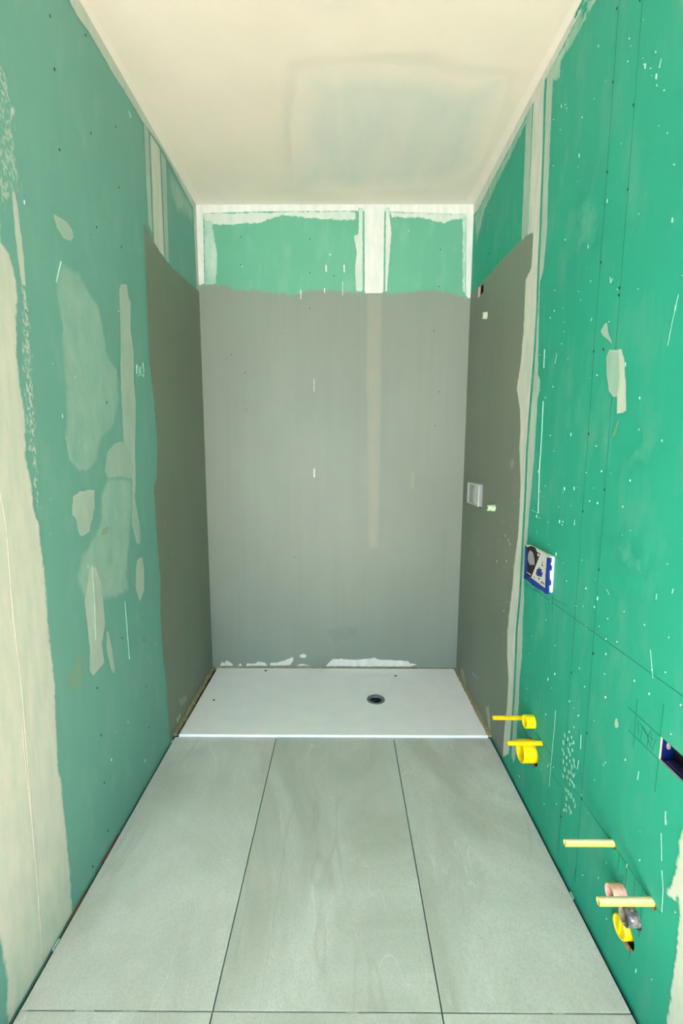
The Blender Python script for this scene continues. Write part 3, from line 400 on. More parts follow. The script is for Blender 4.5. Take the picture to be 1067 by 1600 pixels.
LINES=[
 ('R', 'pencil_line', [(1.441, 0.05), (1.448, 2.8)], 0.0012, 'pencil'),
 ('R', 'pencil_line', [(1.324, 0.05), (1.336, 2.72)], 0.0012, 'pencil'),
 ('R', 'pencil_line', [(1.85, 0.908), (0.8, 0.908)], 0.0013, 'pencil'),
 ('R', 'pencil_line', [(1.6043, 1.0769), (1.5328, 1.0756)], 0.0012, 'pencil'),
 ('R', 'pencil_line', [(1.6132, 0.9234), (1.4992, 0.9316)], 0.0012, 'pencil'),
 ('R', 'pencil_line', [(1.6047, 0.9359), (1.6005, 0.8695)], 0.001, 'pencil'),
 ('R', 'pencil_line', [(1.8, 0.352), (0.96, 0.352)], 0.0014, 'pencil'),
 ('R', 'pencil_line', [(1.79, 0.29), (1.45, 0.29)], 0.001, 'pencil'),
 ('R', 'pencil_line', [(1.141, 0.7753), (1.017, 0.7732)], 0.0014, 'pencil'),
 ('R', 'pencil_line', [(1.1326, 0.7142), (1.0156, 0.7138)], 0.0014, 'pencil'),
 ('R', 'pencil_line', [(1.1094, 0.8172), (1.1066, 0.6822)], 0.0012, 'pencil'),
 ('R', 'pencil_line', [(1.0175, 0.8571), (1.017, 0.7732)], 0.0014, 'pencil'),
 ('R', 'pencil_line', [(1.0156, 0.7138), (1.0173, 0.6271)], 0.0014, 'pencil'),
 ('R', 'pencil_line', [(1.0928, 0.7598), (1.0809, 0.7591), (1.0837, 0.7191)], 0.001, 'pencil'),
 ('R', 'pencil_line', [(1.0807, 0.7576), (1.0586, 0.7475), (1.0361, 0.753)], 0.001, 'pencil'),
 ('R', 'pencil_line', [(1.0807, 0.7576), (1.059, 0.7424), (1.0431, 0.7241)], 0.001, 'pencil'),
 ('R', 'pencil_line', [(1.0572, 0.7208), (1.0574, 0.7467), (1.0505, 0.7699)], 0.001, 'pencil'),
 ('R', 'pencil_line', [(1.0475, 0.7646), (1.0437, 0.7366)], 0.001, 'pencil'),
 ('R', 'pencil_line', [(1.038, 0.7196), (1.0363, 0.7385), (1.03, 0.7556)], 0.001, 'pencil'),
 ('R', 'pencil_line', [(1.0985, 0.7662), (1.0939, 0.729)], 0.001, 'pencil'),
 ('R', 'pencil_line', [(1.1219, 0.3552), (1.1239, 0.2972)], 0.0012, 'pencil'),
 ('R', 'pencil_line', [(1.0875, 0.3456), (1.0883, 0.2826)], 0.0012, 'pencil'),
 ('R', 'pencil_line', [(1.0536, 0.3485), (1.0528, 0.2959)], 0.0012, 'pencil'),
 ('R', 'pencil_line', [(1.0235, 0.3525), (1.0196, 0.2661), (1.0215, 0.2106)], 0.0012, 'pencil'),
 ('R', 'pencil_line', [(1.1006, 0.3065), (1.1017, 0.2756)], 0.0012, 'pencil'),
 ('R', 'pencil_line', [(1.124, 0.1752), (1.1222, 0.154)], 0.0012, 'pencil'),
 ('R', 'pencil_line', [(1.0481, 0.1524), (1.0477, 0.1123)], 0.0012, 'pencil'),
 ('R', 'pencil_line', [(1.0459, 0.2642), (1.0442, 0.2517)], 0.0012, 'pencil'),
 ('R', 'pencil_line', [(1.3271, 0.1053), (1.3251, 0.063)], 0.0012, 'pencil'),
 ('R', 'chalk_line', [(1.5283, 0.532), (1.528, 0.4578), (1.5337, 0.3531), (1.5366, 0.2248)], 0.0025, 'plaster'),
 ('R', 'chalk_line', [(1.8001, 1.8416), (1.796, 1.7724)], 0.0022, 'plaster'),
 ('R', 'chalk_line', [(1.784, 1.6467), (1.7796, 1.4938), (1.7813, 1.3826), (1.7696, 1.2152), (1.8311, 1.22)], 0.0028, 'plaster'),
 ('R', 'chalk_line', [(0.9835, 0.5448), (0.9726, 0.4814)], 0.001, 'plaster'),
 ('R', 'chalk_line', [(0.9694, 0.4586), (0.9594, 0.4173), (0.9559, 0.3601)], 0.0018, 'plaster'),
 ('R', 'chalk_line', [(1.6959, 1.8059), (1.7061, 1.7722)], 0.003, 'plaster'),
 ('R', 'chalk_line', [(1.1002, 1.8125), (1.1113, 1.7594), (1.1205, 1.704)], 0.0025, 'smear2'),
 ('R', 'chalk_line', [(1.2375, 2.3989), (1.2421, 2.3829)], 0.003, 'plaster'),
 ('R', 'chalk_line', [(1.3889, 1.9539), (1.3833, 1.9362), (1.3752, 1.9455)], 0.003, 'plaster'),
 ('R', 'chalk_line', [(0.9769, 0.6083), (0.9753, 0.5811)], 0.003, 'plaster'),
 ('R', 'chalk_line', [(1.0792, 0.6349), (1.0809, 0.61)], 0.003, 'plaster'),
 ('R', 'chalk_line', [(1.3543, 0.5535), (1.3517, 0.5063)], 0.003, 'plaster'),
 ('R', 'chalk_line', [(1.3576, 0.4617), (1.3609, 0.4274)], 0.0025, 'plaster'),
 ('R', 'chalk_line', [(1.0243, 1.139), (1.0268, 1.1275)], 0.003, 'plaster'),
 ('R', 'chalk_line', [(1.0767, 1.11), (1.0769, 1.0953)], 0.003, 'plaster'),
 ('R', 'chalk_line', [(1.0801, 0.9653), (1.0616, 0.8988)], 0.0025, 'smear2'),
 ('R', 'chalk_line', [(1.489, 1.2318), (1.4905, 1.2123)], 0.003, 'plaster'),
 ('R', 'chalk_line', [(1.2813, 1.0578), (1.267, 1.0471)], 0.0025, 'plaster'),
 ('L', 'chalk_mark', [(1.9526, 1.7731), (1.9614, 1.8118), (1.9806, 1.807), (1.9767, 1.7771)], 0.002, 'plaster'),
 ('L', 'chalk_mark', [(1.9879, 1.7705), (2.0012, 1.8107), (1.986, 1.787), (2.0172, 1.7752)], 0.002, 'plaster'),
 ('L', 'chalk_mark', [(2.0245, 1.8319), (2.0291, 1.8029), (2.0208, 1.7716)], 0.002, 'plaster'),
 ('L', 'chalk_mark', [(2.0067, 1.7905), (2.0461, 1.8041)], 0.002, 'plaster'),
 ('L', 'filler_ridge', [(1.1237, 1.3488), (1.1329, 1.2667), (1.1276, 1.0328), (1.1335, 0.7999), (1.1278, 0.5614), (1.1224, 0.211), (1.1158, 0.0316)], 0.0035, 'ridge'),
 ('L', 'filler_ridge', [(1.1201, 0.7167), (1.1237, 0.4296), (1.1179, 0.1337)], 0.002, 'ridge'),
 ('L', 'filler_streak', [(1.5117, 1.0617), (1.5149, 0.9589), (1.503, 0.8019)], 0.0035, 'plaster'),
 ('L', 'filler_streak', [(1.4621, 2.0211), (1.4309, 1.9515)], 0.006, 'plaster'),
 ('L', 'filler_streak', [(1.7318, 0.8625), (1.7394, 0.6187)], 0.0012, 'smear2'),
 ('L', 'filler_streak', [(2.0159, 2.8049), (2.0314, 2.7918)], 0.005, 'plaster'),
 ('L', 'filled_screw_dot', [(1.4834, 2.135), (1.4839, 2.1294)], 0.007, 'plaster'),
 ('L', 'filled_screw_dot', [(1.4908, 1.9093), (1.4914, 1.9034)], 0.007, 'plaster'),
 ('L', 'filled_screw_dot', [(1.4902, 1.6898), (1.4908, 1.6835)], 0.007, 'plaster'),
 ('L', 'filled_screw_dot', [(1.4891, 1.4861), (1.4898, 1.4795)], 0.007, 'plaster'),
 ('L', 'filled_screw_dot', [(1.4894, 1.2855), (1.49, 1.2786)], 0.007, 'plaster'),
 ('L', 'filled_screw_dot', [(1.4888, 1.0711), (1.4895, 1.0638)], 0.007, 'plaster'),
 ('L', 'filled_screw_dot', [(1.4935, 0.858), (1.4942, 0.8504)], 0.007, 'plaster'),
 ('L', 'filled_screw_dot', [(1.8845, 2.0449), (1.8857, 2.0376)], 0.007, 'plaster'),
 ('L', 'filled_screw_dot', [(1.8797, 1.8368), (1.881, 1.8292)], 0.007, 'plaster'),
 ('L', 'filled_screw_dot', [(1.8754, 1.4018), (1.8767, 1.3934)], 0.007, 'plaster'),
 ('R', 'filled_screw_dot', [(1.332, 1.6318), (1.3323, 1.6229)], 0.007, 'plaster'),
]
SCREWS=[('R', 1.4569, 2.6935), ('R', 1.4488, 2.5017), ('R', 1.4443, 2.2627), ('R', 1.4432, 2.0149), ('R', 1.4462, 1.7597), ('R', 1.4408, 1.51), ('R', 1.4413, 1.2658), ('R', 1.4416, 0.9495), ('R', 1.4394, 0.7212), ('R', 1.4393, 0.4685), ('R', 1.4372, 0.1891), ('R', 1.3466, 2.6186), ('R', 1.3382, 2.3669), ('R', 1.334, 2.158), ('R', 1.3366, 1.9065), ('R', 1.337, 1.888), ('R', 1.3306, 1.3447), ('R', 1.3276, 1.1048), ('R', 1.3229, 0.8428), ('R', 1.3234, 0.5806), ('R', 1.3227, 0.3535), ('R', 1.3937, 1.7541), ('L', 1.4955, 2.7058), ('L', 1.499, 2.5704), ('L', 1.4954, 2.351), ('L', 1.8864, 2.6656), ('L', 1.8842, 2.4531), ('L', 1.8771, 2.2367), ('L', 1.7001, 2.8212), ('L', 1.6913, 2.2235), ('L', 1.6928, 2.5212), ('L', 1.4894, 0.632), ('L', 1.4921, 0.4517), ('L', 1.4907, 0.2686), ('L', 1.4932, 0.0741), ('L', 1.8771, 0.6408), ('L', 1.8761, 0.426), ('L', 1.8783, 0.2307), ('L', 1.6849, 1.6273), ('L', 1.3832, 0.0384), ('L', 1.6877, 0.7302), ('B', 0.2381, 2.7226), ('B', 0.234, 2.5645), ('B', 0.6507, 2.7081), ('B', 0.6495, 2.5209), ('B', 0.7959, 2.5027), ('B', 1.4299, 2.6505), ('B', 1.4288, 2.4408), ('B', 0.2452, 1.9341), ('B', 0.6482, 2.3155), ('B', 0.165, 2.0448), ('B', 0.2477, 1.7127), ('B', 1.4303, 1.617), ('B', 1.4055, 2.1857), ('B', 0.5382, 0.7725), ('B', 1.4479, 1.8242), ('R', 2.5861, 2.6916), ('R', 2.5578, 2.4929), ('R', 2.5732, 2.2994)]
PRINT=[(1.4551, 0.484), (1.4327, 0.4848), (1.4097, 0.5074), (1.4601, 0.4543), (1.4183, 0.4759), (1.3957, 0.4985), (1.4504, 0.4178), (1.4324, 0.4188), (1.4138, 0.444), (1.3999, 0.4678), (1.4236, 0.4511), (1.4607, 0.425), (1.451, 0.3885), (1.4291, 0.395), (1.4106, 0.4205), (1.3875, 0.4397), (1.3962, 0.4101), (1.439, 0.3684), (1.4135, 0.3782), (1.3977, 0.3903), (1.3814, 0.4258), (1.4442, 0.3402), (1.4191, 0.3549), (1.3981, 0.3618), (1.3844, 0.3865), (1.3999, 0.3438), (1.3759, 0.3559), (1.3853, 0.3625), (1.4211, 0.3053), (1.4039, 0.3097), (1.3868, 0.3119), (1.3695, 0.3098), (1.3597, 0.2995), (1.4139, 0.2533), (1.3929, 0.2617), (1.4132, 0.2805), (1.4115, 0.236), (1.3833, 0.2556)]
CARD={'white': [(1.7962, 1.071), (1.7311, 1.086), (1.6247, 1.0796), (1.6139, 0.9548), (1.7511, 0.9564), (1.7964, 0.9571)], 'black': [(1.8096, 1.0704), (1.7717, 1.085), (1.7311, 1.086), (1.7095, 1.0727), (1.6832, 1.0733), (1.6908, 1.0601), (1.7516, 0.9607), (1.7967, 0.9592)], 'grey': [(1.7768, 1.0653), (1.7478, 1.0619), (1.7321, 1.0397), (1.729, 1.0179), (1.7713, 1.0072), (1.7947, 1.0225), (1.7929, 1.0474)], 'beige': [(1.7959, 0.9729), (1.7559, 0.9727), (1.7553, 0.968), (1.7952, 0.9675)], 'spot': [(1.7088, 1.0675), (1.6921, 1.0692), (1.6934, 1.0616), (1.7025, 1.0574)], 'gear': [(1.7074, 1.0052), (1.6959, 1.0104), (1.6893, 1.0153), (1.6797, 1.0146), (1.6638, 1.0188), (1.6644, 1.0061), (1.6568, 1.002), (1.6595, 0.9877), (1.6828, 0.9854), (1.6967, 0.9815), (1.7045, 0.9847), (1.7125, 0.9889), (1.7062, 0.997)], 'g1': [(1.665, 1.0475), (1.6604, 1.0476), (1.6609, 1.0413), (1.6642, 1.0415)], 'g2': [(1.6704, 1.0327), (1.6528, 1.033), (1.6526, 1.031), (1.6701, 1.0307)], 'g3': [(1.665, 1.0372), (1.6604, 1.0373), (1.6597, 1.0323), (1.6643, 1.0322)], 'g4': [(1.728, 0.9749), (1.7202, 0.9728), (1.7203, 0.9663), (1.7252, 0.9655), (1.7249, 0.9704)], 'dot1': [(1.6884, 1.0187), (1.6805, 1.0207), (1.6786, 1.017), (1.6869, 1.0148)], 'dot2': [(1.6608, 1.0071), (1.6539, 1.0079), (1.6542, 0.9996), (1.6597, 0.9991)], 'dot3': [(1.6867, 0.979), (1.6772, 0.9796), (1.6786, 0.9728), (1.6857, 0.9719)], 'txt1': [(1.6686, 0.969), (1.6338, 0.9688), (1.6333, 0.9653), (1.668, 0.965)], 'txt2': [(1.6597, 0.973), (1.6344, 0.9732), (1.6341, 0.9708), (1.6594, 0.9704)], 'edge_left': [(1.824, 1.0752), (1.8085, 1.074), (1.7933, 0.9579), (1.8158, 0.938), (1.8165, 0.9629)], 'edge_bottom': [(1.8177, 0.9512), (1.7967, 0.9592), (1.7515, 0.9596), (1.6239, 0.9558), (1.6203, 0.9364), (1.6437, 0.9414), (1.6855, 0.9358), (1.7403, 0.9354), (1.7779, 0.941), (1.8187, 0.9383)], 'edge_right': [(1.6237, 1.0727), (1.5995, 1.0765), (1.5983, 1.0618), (1.6056, 1.0521), (1.5908, 1.0449), (1.5922, 1.0336), (1.6061, 1.0249), (1.6022, 0.9968), (1.5907, 0.9921), (1.5909, 0.978), (1.6029, 0.9704), (1.5968, 0.9429), (1.6211, 0.9361), (1.6253, 1.0045)]}

# ------------------------------------------------------------------ structure
T = .12
def slab(name, quad, normal_out, mat):
    n = Vector(normal_out)*T; bm = bmesh.new()
    q = [Vector(p) for p in quad]; hexa(bm, [tuple(p) for p in q]+[tuple(p+n) for p in q])
    return link(name, bm_mesh(name, bm), mat, kind='structure')
ZB = -.014
wall_left = slab('wall_left', [(xleft(Y_FRONT), Y_FRONT, ZB), (xleft(D_L), D_L, ZB), (xleft(D_L), D_L, H), (xleft(Y_FRONT), Y_FRONT, H)], (-1, 0, 0), M['board_left'])
wall_right = slab('wall_right', [(W, Y_FRONT, ZB), (W, D_R, ZB), (W, D_R, H), (W, Y_FRONT, H)], (1, 0, 0), M['board_right'])
wall_back = slab('wall_back', [(XB_L-T, yback(XB_L-T), ZB), (W+T, yback(W+T), ZB), (W+T, yback(W+T), H), (XB_L-T, yback(XB_L-T), H)], (0, 1, 0), M['board_back'])
ceiling = link('ceiling', box_mesh('ceiling', ADDED_ROOM[0]-.12, ADDED_ROOM[1]+.12, ADDED_ROOM[2]-.12, D_L+.2, H, H+.12), M['ceiling'], kind='structure')
floor = link('floor', box_mesh('floor', -.2, W+.2, Y_FRONT-.02, D_L+.2, -.12, ZB), M['screed'], kind='structure')
hx0, hx1, hy = ADDED_ROOM
def strct(name, bm, mat, label): return link(name, bm_mesh(name, bm), mat, kind='structure', label=label)
bm = bmesh.new()   # window wall of the added unseen room, with the opening the daylight comes through
box(bm, hx0-.12, DOOR[0], hy-.12, hy, ZB, H); box(bm, DOOR[1], hx1+.12, hy-.12, hy, ZB, H); box(bm, DOOR[0], DOOR[1], hy-.12, hy, DOOR[3], H)
strct('added_wall_front', bm, M['added_room_wall'], 'grey wall of the added, unseen room around the tall window opening')
bm = bmesh.new(); box(bm, hx0-.12, hx0, hy, Y_FRONT, ZB, H); box(bm, hx0-.12, xleft(Y_FRONT)-T, Y_FRONT, Y_FRONT+.12, ZB, H)
strct('added_wall_left', bm, M['added_room_wall'], 'grey wall of the added, unseen wider room beside the bathroom')
bm = bmesh.new(); box(bm, hx1, hx1+.12, hy, Y_FRONT, ZB, H); box(bm, W+T, hx1+.12, Y_FRONT, Y_FRONT+.12, ZB, H)
strct('added_wall_right', bm, M['added_room_wall'], 'grey wall of the added, unseen wider room on the pipe side')
bm = bmesh.new(); box(bm, hx0-.12, hx1+.12, hy-.12, Y_FRONT-.02, -.12, 0)
strct('added_floor', bm, M['oak_floor'], 'pale wooden floor of the added, unseen wider room')

wall_left['label'] = 'muted green plasterboard wall with pale filler patches'
wall_right['label'] = 'bright green plasterboard wall with yellow pipe stubs and pencil lines'
wall_back['label'] = 'shower back wall, green above and grey coated below'
ceiling['label'] = 'off-white skimmed ceiling with a greyer patch'
floor['label'] = 'floor of large grey stone-look tiles'

# floor tiles: 60 x 120 cm, thin dark joints
g = .0018; e = .011
rows = [(Y_JOINT, Y_TRAY-.001), (Y_FRONT-.02, Y_JOINT)]
cols = [(None, X_J1), (X_J1, X_J2), (X_J2, None)]
random.seed(3)
for ya, yb in rows:
    for xa, xb in cols:
        a0 = (xleft(ya)+e if xa is None else xa+g); a1 = (xleft(yb)+e if xa is None else xa+g)
        b0 = b1 = (W-e if xb is None else xb-g)
        cx, cy = (a0+b0)/2, (ya+yb)/2
        dz = random.uniform(-.0004, .0004)
        bm = bmesh.new()
        hexa(bm, [(a0-cx, ya+g-cy, -.0125), (b0-cx, ya+g-cy, -.0125), (b1-cx, yb-g-cy, -.0125), (a1-cx, yb-g-cy, -.0125),
                  (a0-cx, ya+g-cy, dz), (b0-cx, ya+g-cy, dz), (b1-cx, yb-g-cy, dz), (a1-cx, yb-g-cy, dz)])
        bmesh.ops.bevel(bm, geom=[ed for ed in bm.edges if all(v.co.z > -.005 for v in ed.verts)], offset=.0004, segments=1, affect='EDGES')
        o = link('tile', bm_mesh('tile', bm), M['tile'], floor); o.location = (cx, cy, 0)
# loose bits of grout left in the joints, seen as pale dashes
for j, (x, y, dx) in enumerate([(.18, Y_JOINT, .05), (.30, Y_JOINT, .04), (1.42, Y_JOINT, .03), (.02, Y_JOINT, .02), (.88, Y_JOINT, .03)]):
    link('grout_crumb', box_mesh('grout_crumb', x-dx/2, x+dx/2, y-.0012, y+.0012, -.006, -.0004), M['grout'], floor)
# screed and filler crumbs in the gap along the walls
for j, (w, y, L_, mt) in enumerate([('L', 1.17, .03, 'chalk'), ('L', 1.50, .12, 'red_dirt'), ('L', 1.28, .10, 'red_dirt'), ('R', 1.33, .02, 'chalk'), ('L', 2.13, .015, 'chalk')]):
    if mt not in M: M[mt] = plain('reddish_grit', srgb(110, 70, 50), .9)
    x = xleft(y)+.004 if w == 'L' else W-.004
    link('gap_crumb', box_mesh('gap_crumb', x-.003, x+.003, y-L_/2, y+L_/2, -.012, -.002, bevel=.001, seg=1), M[mt], floor)

# openings cut through the right wall for the pipes and boxes
RND = [(1.153, .352, .0125), (.987, .347, .0130), (1.617, .339, .0125), (1.768, .3535, .0105), (1.693, .252, .055), (1.700, .380, .0275),
       (1.070, .1625, .037), (1.039, .246, .0245), (1.094, .256, .027), (2.556, 2.180, .0235), (2.283, 1.173, .0205)]
RECT = [(2.63, 2.735, 2.322, 2.382), (.86, 1.0155, .7155, .774)]
def cut(me_list):
    o = wall_right
    cs = []
    for me in me_list:
        me.materials.append(M['core'])
        c = link('cutter', me); cs.append(c)
        md = o.modifiers.new('cut', 'BOOLEAN'); md.object = c; md.operation = 'DIFFERENCE'; md.solver = 'EXACT'; md.material_mode = 'TRANSFER'
    dg = bpy.context.evaluated_depsgraph_get()
    new = bpy.data.meshes.new_from_object(o.evaluated_get(dg), preserve_all_data_layers=True, depsgraph=dg)
    o.modifiers.clear(); o.data = new
    for c in cs: bpy.data.objects.remove(c)
cms = []
for (y, z, r) in RND:
    b_ = bmesh.new()
    bmesh.ops.create_cone(b_, cap_ends=True, segments=28, radius1=r, radius2=r, depth=.14, matrix=Matrix.Translation((W+.03, y, z)) @ Matrix.Rotation(math.pi/2, 4, 'Y'))
    cms.append(bm_mesh('cutter', b_))
b_ = bmesh.new()   # the ragged slot high in the shower
a = RECT[0]
hexa(b_, [(W-.05, a[0], a[2]+.004), (W+.09, a[0], a[2]+.004), (W+.09, a[1], a[2]-.002), (W-.05, a[1], a[2]-.002),
          (W-.05, a[0]+.006, a[3]), (W+.09, a[0]+.006, a[3]), (W+.09, a[1]-.006, a[3]+.002), (W-.05, a[1]-.006, a[3]+.002)])
cms.append(bm_mesh('cutter', b_))
a = RECT[1]
cms.append(box_mesh('cutter', W-.05, W+.07, *a))
cut(cms)

# ------------------------------------------------------------------ coats of filler and coating on the walls
def poly_sd(poly, X, Y):
    """signed distance to a polygon, positive inside"""
    p = np.asarray(poly, float); d2 = np.full(X.shape, 1e9); ins = np.zeros(X.shape, bool)
    for i in range(len(p)):
        a, b = p[i-1], p[i]; e_ = b-a; L2 = max(e_@e_, 1e-12)
        t = np.clip(((X-a[0])*e_[0]+(Y-a[1])*e_[1])/L2, 0, 1)
        d2 = np.minimum(d2, (X-a[0]-t*e_[0])**2+(Y-a[1]-t*e_[1])**2)
        if abs(e_[1]) > 1e-12:
            cr = ((a[1] > Y) != (b[1] > Y)) & (X < (Y-a[1])*e_[0]/e_[1]+a[0])
            ins ^= cr
    d = np.sqrt(d2); return np.where(ins, d, -d)
HOST = {'L': wall_left, 'R': wall_right, 'B': wall_back, 'C': ceiling}
# limits of each wall face, so that no coat runs past a corner
LIM = {'L': (Y_FRONT, D_L, 0.0, H), 'R': (Y_FRONT, D_R, 0.0, H), 'B': (XB_L, W, 0.0, H), 'C': (XB_L, W, Y_FRONT, D_L)}
NTH = {}
def coat(w, name, label, mat, poly, op, fe, am, off, g, rim):
    lo = LIM[w]; poly = np.array(poly, float)
    # a coat that reaches a corner runs on past it, so that it does not fade there
    for ax, a_, b_ in ((0, lo[0], lo[1]), (1, lo[2], lo[3])):
        c_ = poly[:, ax]; nr = .035 if mat == 'membrane' else .016; c_[c_ < a_+nr] -= .09; c_[c_ > b_-nr] += .09
    p = poly; mg = am*1.2+g
    s0, s1 = max(p[:, 0].min()-mg, lo[0]), min(p[:, 0].max()+mg, lo[1])
    t0, t1 = max(p[:, 1].min()-mg, lo[2]), min(p[:, 1].max()+mg, lo[3])
    ns, nt = max(3, int((s1-s0)/g)+2), max(3, int((t1-t0)/g)+2)
    S_, T_ = np.meshgrid(np.linspace(s0, s1, ns), np.linspace(t0, t1, nt))
    sd = poly_sd(poly, S_, T_)
    if w == 'R':
        for (y, z, r) in RND: sd = np.minimum(sd, (np.hypot(S_-y, T_-z)-r)*3)
        for (a0, a1, b0, b1) in RECT:
            q = np.maximum(np.maximum(a0-S_, S_-a1), np.maximum(b0-T_, T_-b1)); sd = np.minimum(sd, q*3)
    NTH[w] = NTH.get(w, 0)+1     # every coat lies a hair above the one before it
    lift = (.00005 if w == 'C' else .0003) + 4e-5*NTH[w] + (0 if w == 'C' else .0003)*np.clip(sd/.01, 0, 1)
    V = on_wall(w, S_.ravel(), T_.ravel(), lift.ravel())
    keep = np.zeros((nt-1, ns-1), bool); ok = sd > -am*1.2
    keep = ok[:-1, :-1] | ok[1:, :-1] | ok[:-1, 1:] | ok[1:, 1:]
    idx = np.arange(nt*ns).reshape(nt, ns)
    A = np.stack([idx[:-1, :-1], idx[:-1, 1:], idx[1:, 1:], idx[1:, :-1]], -1)[keep]
    if w in 'LC': A = A[:, ::-1] if w == 'C' else A
    used = np.unique(A); re = np.full(nt*ns, -1); re[used] = np.arange(len(used))
    me = bpy.data.meshes.new(name); me.from_pydata(V[used].tolist(), [], re[A].tolist()); me.update()
    vals = dict(sd=sd.ravel()[used], op=np.full(len(used), op), fe=np.full(len(used), fe), am=np.full(len(used), am), rim=np.full(len(used), rim))
    for k_, v_ in vals.items():
        me.attributes.new(k_, 'FLOAT', 'POINT').data.foreach_set('value', v_.astype(np.float32))
    for f_ in me.polygons: f_.use_smooth = True
    return link(name, me, coat_mat(mat, w, off), HOST[w], label=label)
for l in LAYERS: coat(*l)

def ribbon(w, name, pts, width, mat, off=.0024, parent=None):
    """a thin raised line drawn on a wall"""
    p = [Vector(q) for q in pts]; vs_, fs = [], []
    for i, q in enumerate(p):
        d = (p[min(i+1, len(p)-1)]-p[max(i-1, 0)]).normalized(); nrm = Vector((-d.y, d.x))*width/2
        for s_ in (-1, 1):
            for o_ in (0.0, off): vs_.append(on_wall(w, q.x+nrm.x*s_, q.y+nrm.y*s_, o_))
    for i in range(len(p)-1):
        a, b = 4*i, 4*(i+1)
        fs += [(a+1, a+3, b+3, b+1), (a, a+1, b+1, b), (a+3, a+2, b+2, b+3)]
    fs += [(0, 2, 3, 1), (len(vs_)-4, len(vs_)-3, len(vs_)-1, len(vs_)-2)]
    bm = bmesh.new(); vv = [bm.verts.new(tuple(map(float, q))) for q in vs_]
    for f_ in fs: bm.faces.new([vv[i] for i in f_])
    return link(name, bm_mesh(name, bm), M[mat], parent or HOST[w])
LM = {'plaster': 'chalk', 'smear2': 'chalk_thin', 'pencil': 'pencil', 'ridge': 'ridge'}
for (w, name, pts, width, mat) in LINES:
    ribbon(w, name, pts, width*(.8 if mat == 'pencil' else .65), LM[mat], .0007 if mat == 'pencil' else (.0011 if mat == 'ridge' else (.0010 if w == 'R' and pts[0][0] < 1.75 else .0024)))

# screws in the boards: countersunk heads, one shared shape
bm = bmesh.new()
rings = [(.0042, 0.0), (.0040, .0009), (.0024, .0010), (.0018, .0004)]
vv = [[bm.verts.new((r_*math.cos(a*math.pi/5), r_*math.sin(a*math.pi/5), h_)) for a in range(10)] for r_, h_ in rings]
for i in range(3):
    for a in range(10): bm.faces.new((vv[i][a], vv[i][(a+1) % 10], vv[i+1][(a+1) % 10], vv[i+1][a]))
bm.faces.new(vv[3])
screw_me = bm_mesh('screw', bm); screw_me.materials.append(M['screw'])
for (w, s_, t_) in SCREWS:
    o = link('screw', screw_me, None, HOST[w]); o.location = tuple(on_wall(w, s_, t_, .0018 if w != 'R' else .0004))
    o.rotation_euler = Vector(NORM[w]).to_track_quat('Z', 'Y').to_euler()
    o.scale = (.7, 1, 1) if w != 'B' else (.8, .8, 1)

# flecks of filler, too small and many to pick apart
def flecks(w, n, seed, s0, s1, t0, t1, mat, avoid=None):
    rnd = random.Random(seed); bm = bmesh.new()
    for i in range(n):
        s_, t_ = rnd.uniform(s0, s1), rnd.uniform(t0, t1)
        h_ = rnd.choice([.0010, .0014, .0014, .002, .002, .003, .006]); b_ = rnd.uniform(.0005, .0012); sl = rnd.uniform(-.25, .15)*h_
        ring = [(s_-b_+sl*0, t_-h_), (s_+b_, t_-h_*.8), (s_+b_+sl, t_+h_), (s_-b_*.6+sl, t_+h_*.9)]
        lo_ = [bm.verts.new(tuple(map(float, on_wall(w, a, b, 0.0)))) for a, b in ring]
        hi_ = [bm.verts.new(tuple(map(float, on_wall(w, a, b, .0026)))) for a, b in ring]
        bm.faces.new(hi_)
        for k_ in range(4): bm.faces.new((lo_[k_], lo_[(k_+1) % 4], hi_[(k_+1) % 4], hi_[k_]))
    return link('filler_flecks', bm_mesh('filler_flecks', bm), M[mat], HOST[w], kind='stuff')
flecks('R', 110, 5, .9, 1.9, .06, 2.8, 'chalk')
flecks('R', 120, 9, .95, 1.8, .1, 2.7, 'chalk_thin')
flecks('L', 34, 6, 1.3, 2.05, .08, 2.6, 'chalk')
flecks('B', 16, 7, .05, 1.55, .2, 2.7, 'chalk')
flecks('L', 26, 12, 2.12, 2.85, .08, 1.2, 'grout')
flecks('R', 30, 13, 2.0, 2.8, .08, 1.3, 'grout')
flecks('R', 22, 14, 1.93, 2.1, .6, 1.7, 'grout')
# print of a lumpy tool pressed into the wall
rnd = random.Random(11); bm = bmesh.new()
for (s_, t_) in PRINT:
    a_, b_ = rnd.uniform(.005, .008), rnd.uniform(.006, .011)
    lo_, hi_ = [], []
    for k_ in range(8):
        u_, v_ = math.cos(k_*math.pi/4), math.sin(k_*math.pi/4)
        j_ = rnd.uniform(.8, 1.1)
        lo_.append(bm.verts.new(tuple(map(float, on_wall('R', s_+a_*u_*j_, t_+b_*v_*j_, 0.0)))))
        hi_.append(bm.verts.new(tuple(map(float, on_wall('R', s_+a_*u_*.8*j_, t_+b_*v_*.8*j_, .0012)))))
    bm.faces.new(hi_)
    for k_ in range(8): bm.faces.new((lo_[k_], lo_[(k_+1) % 8], hi_[(k_+1) % 8], hi_[k_]))
link('filler_print', bm_mesh('filler_print', bm), M['chalk_thin'], wall_right, kind='stuff', label='dabbed print of pale filler')

# ------------------------------------------------------------------ things
def thing(name, label, cat, loc=(0, 0, 0), group=None):
    o = bpy.data.objects.new(name, None); COL.objects.link(o); o.location = loc; o.empty_display_size = .05
    o['label'] = label; o['category'] = cat
    if group: o['group'] = group
    return o
def tag(o, label, cat, group=None):
    o['label'] = label; o['category'] = cat
    if group: o['group'] = group
    return o

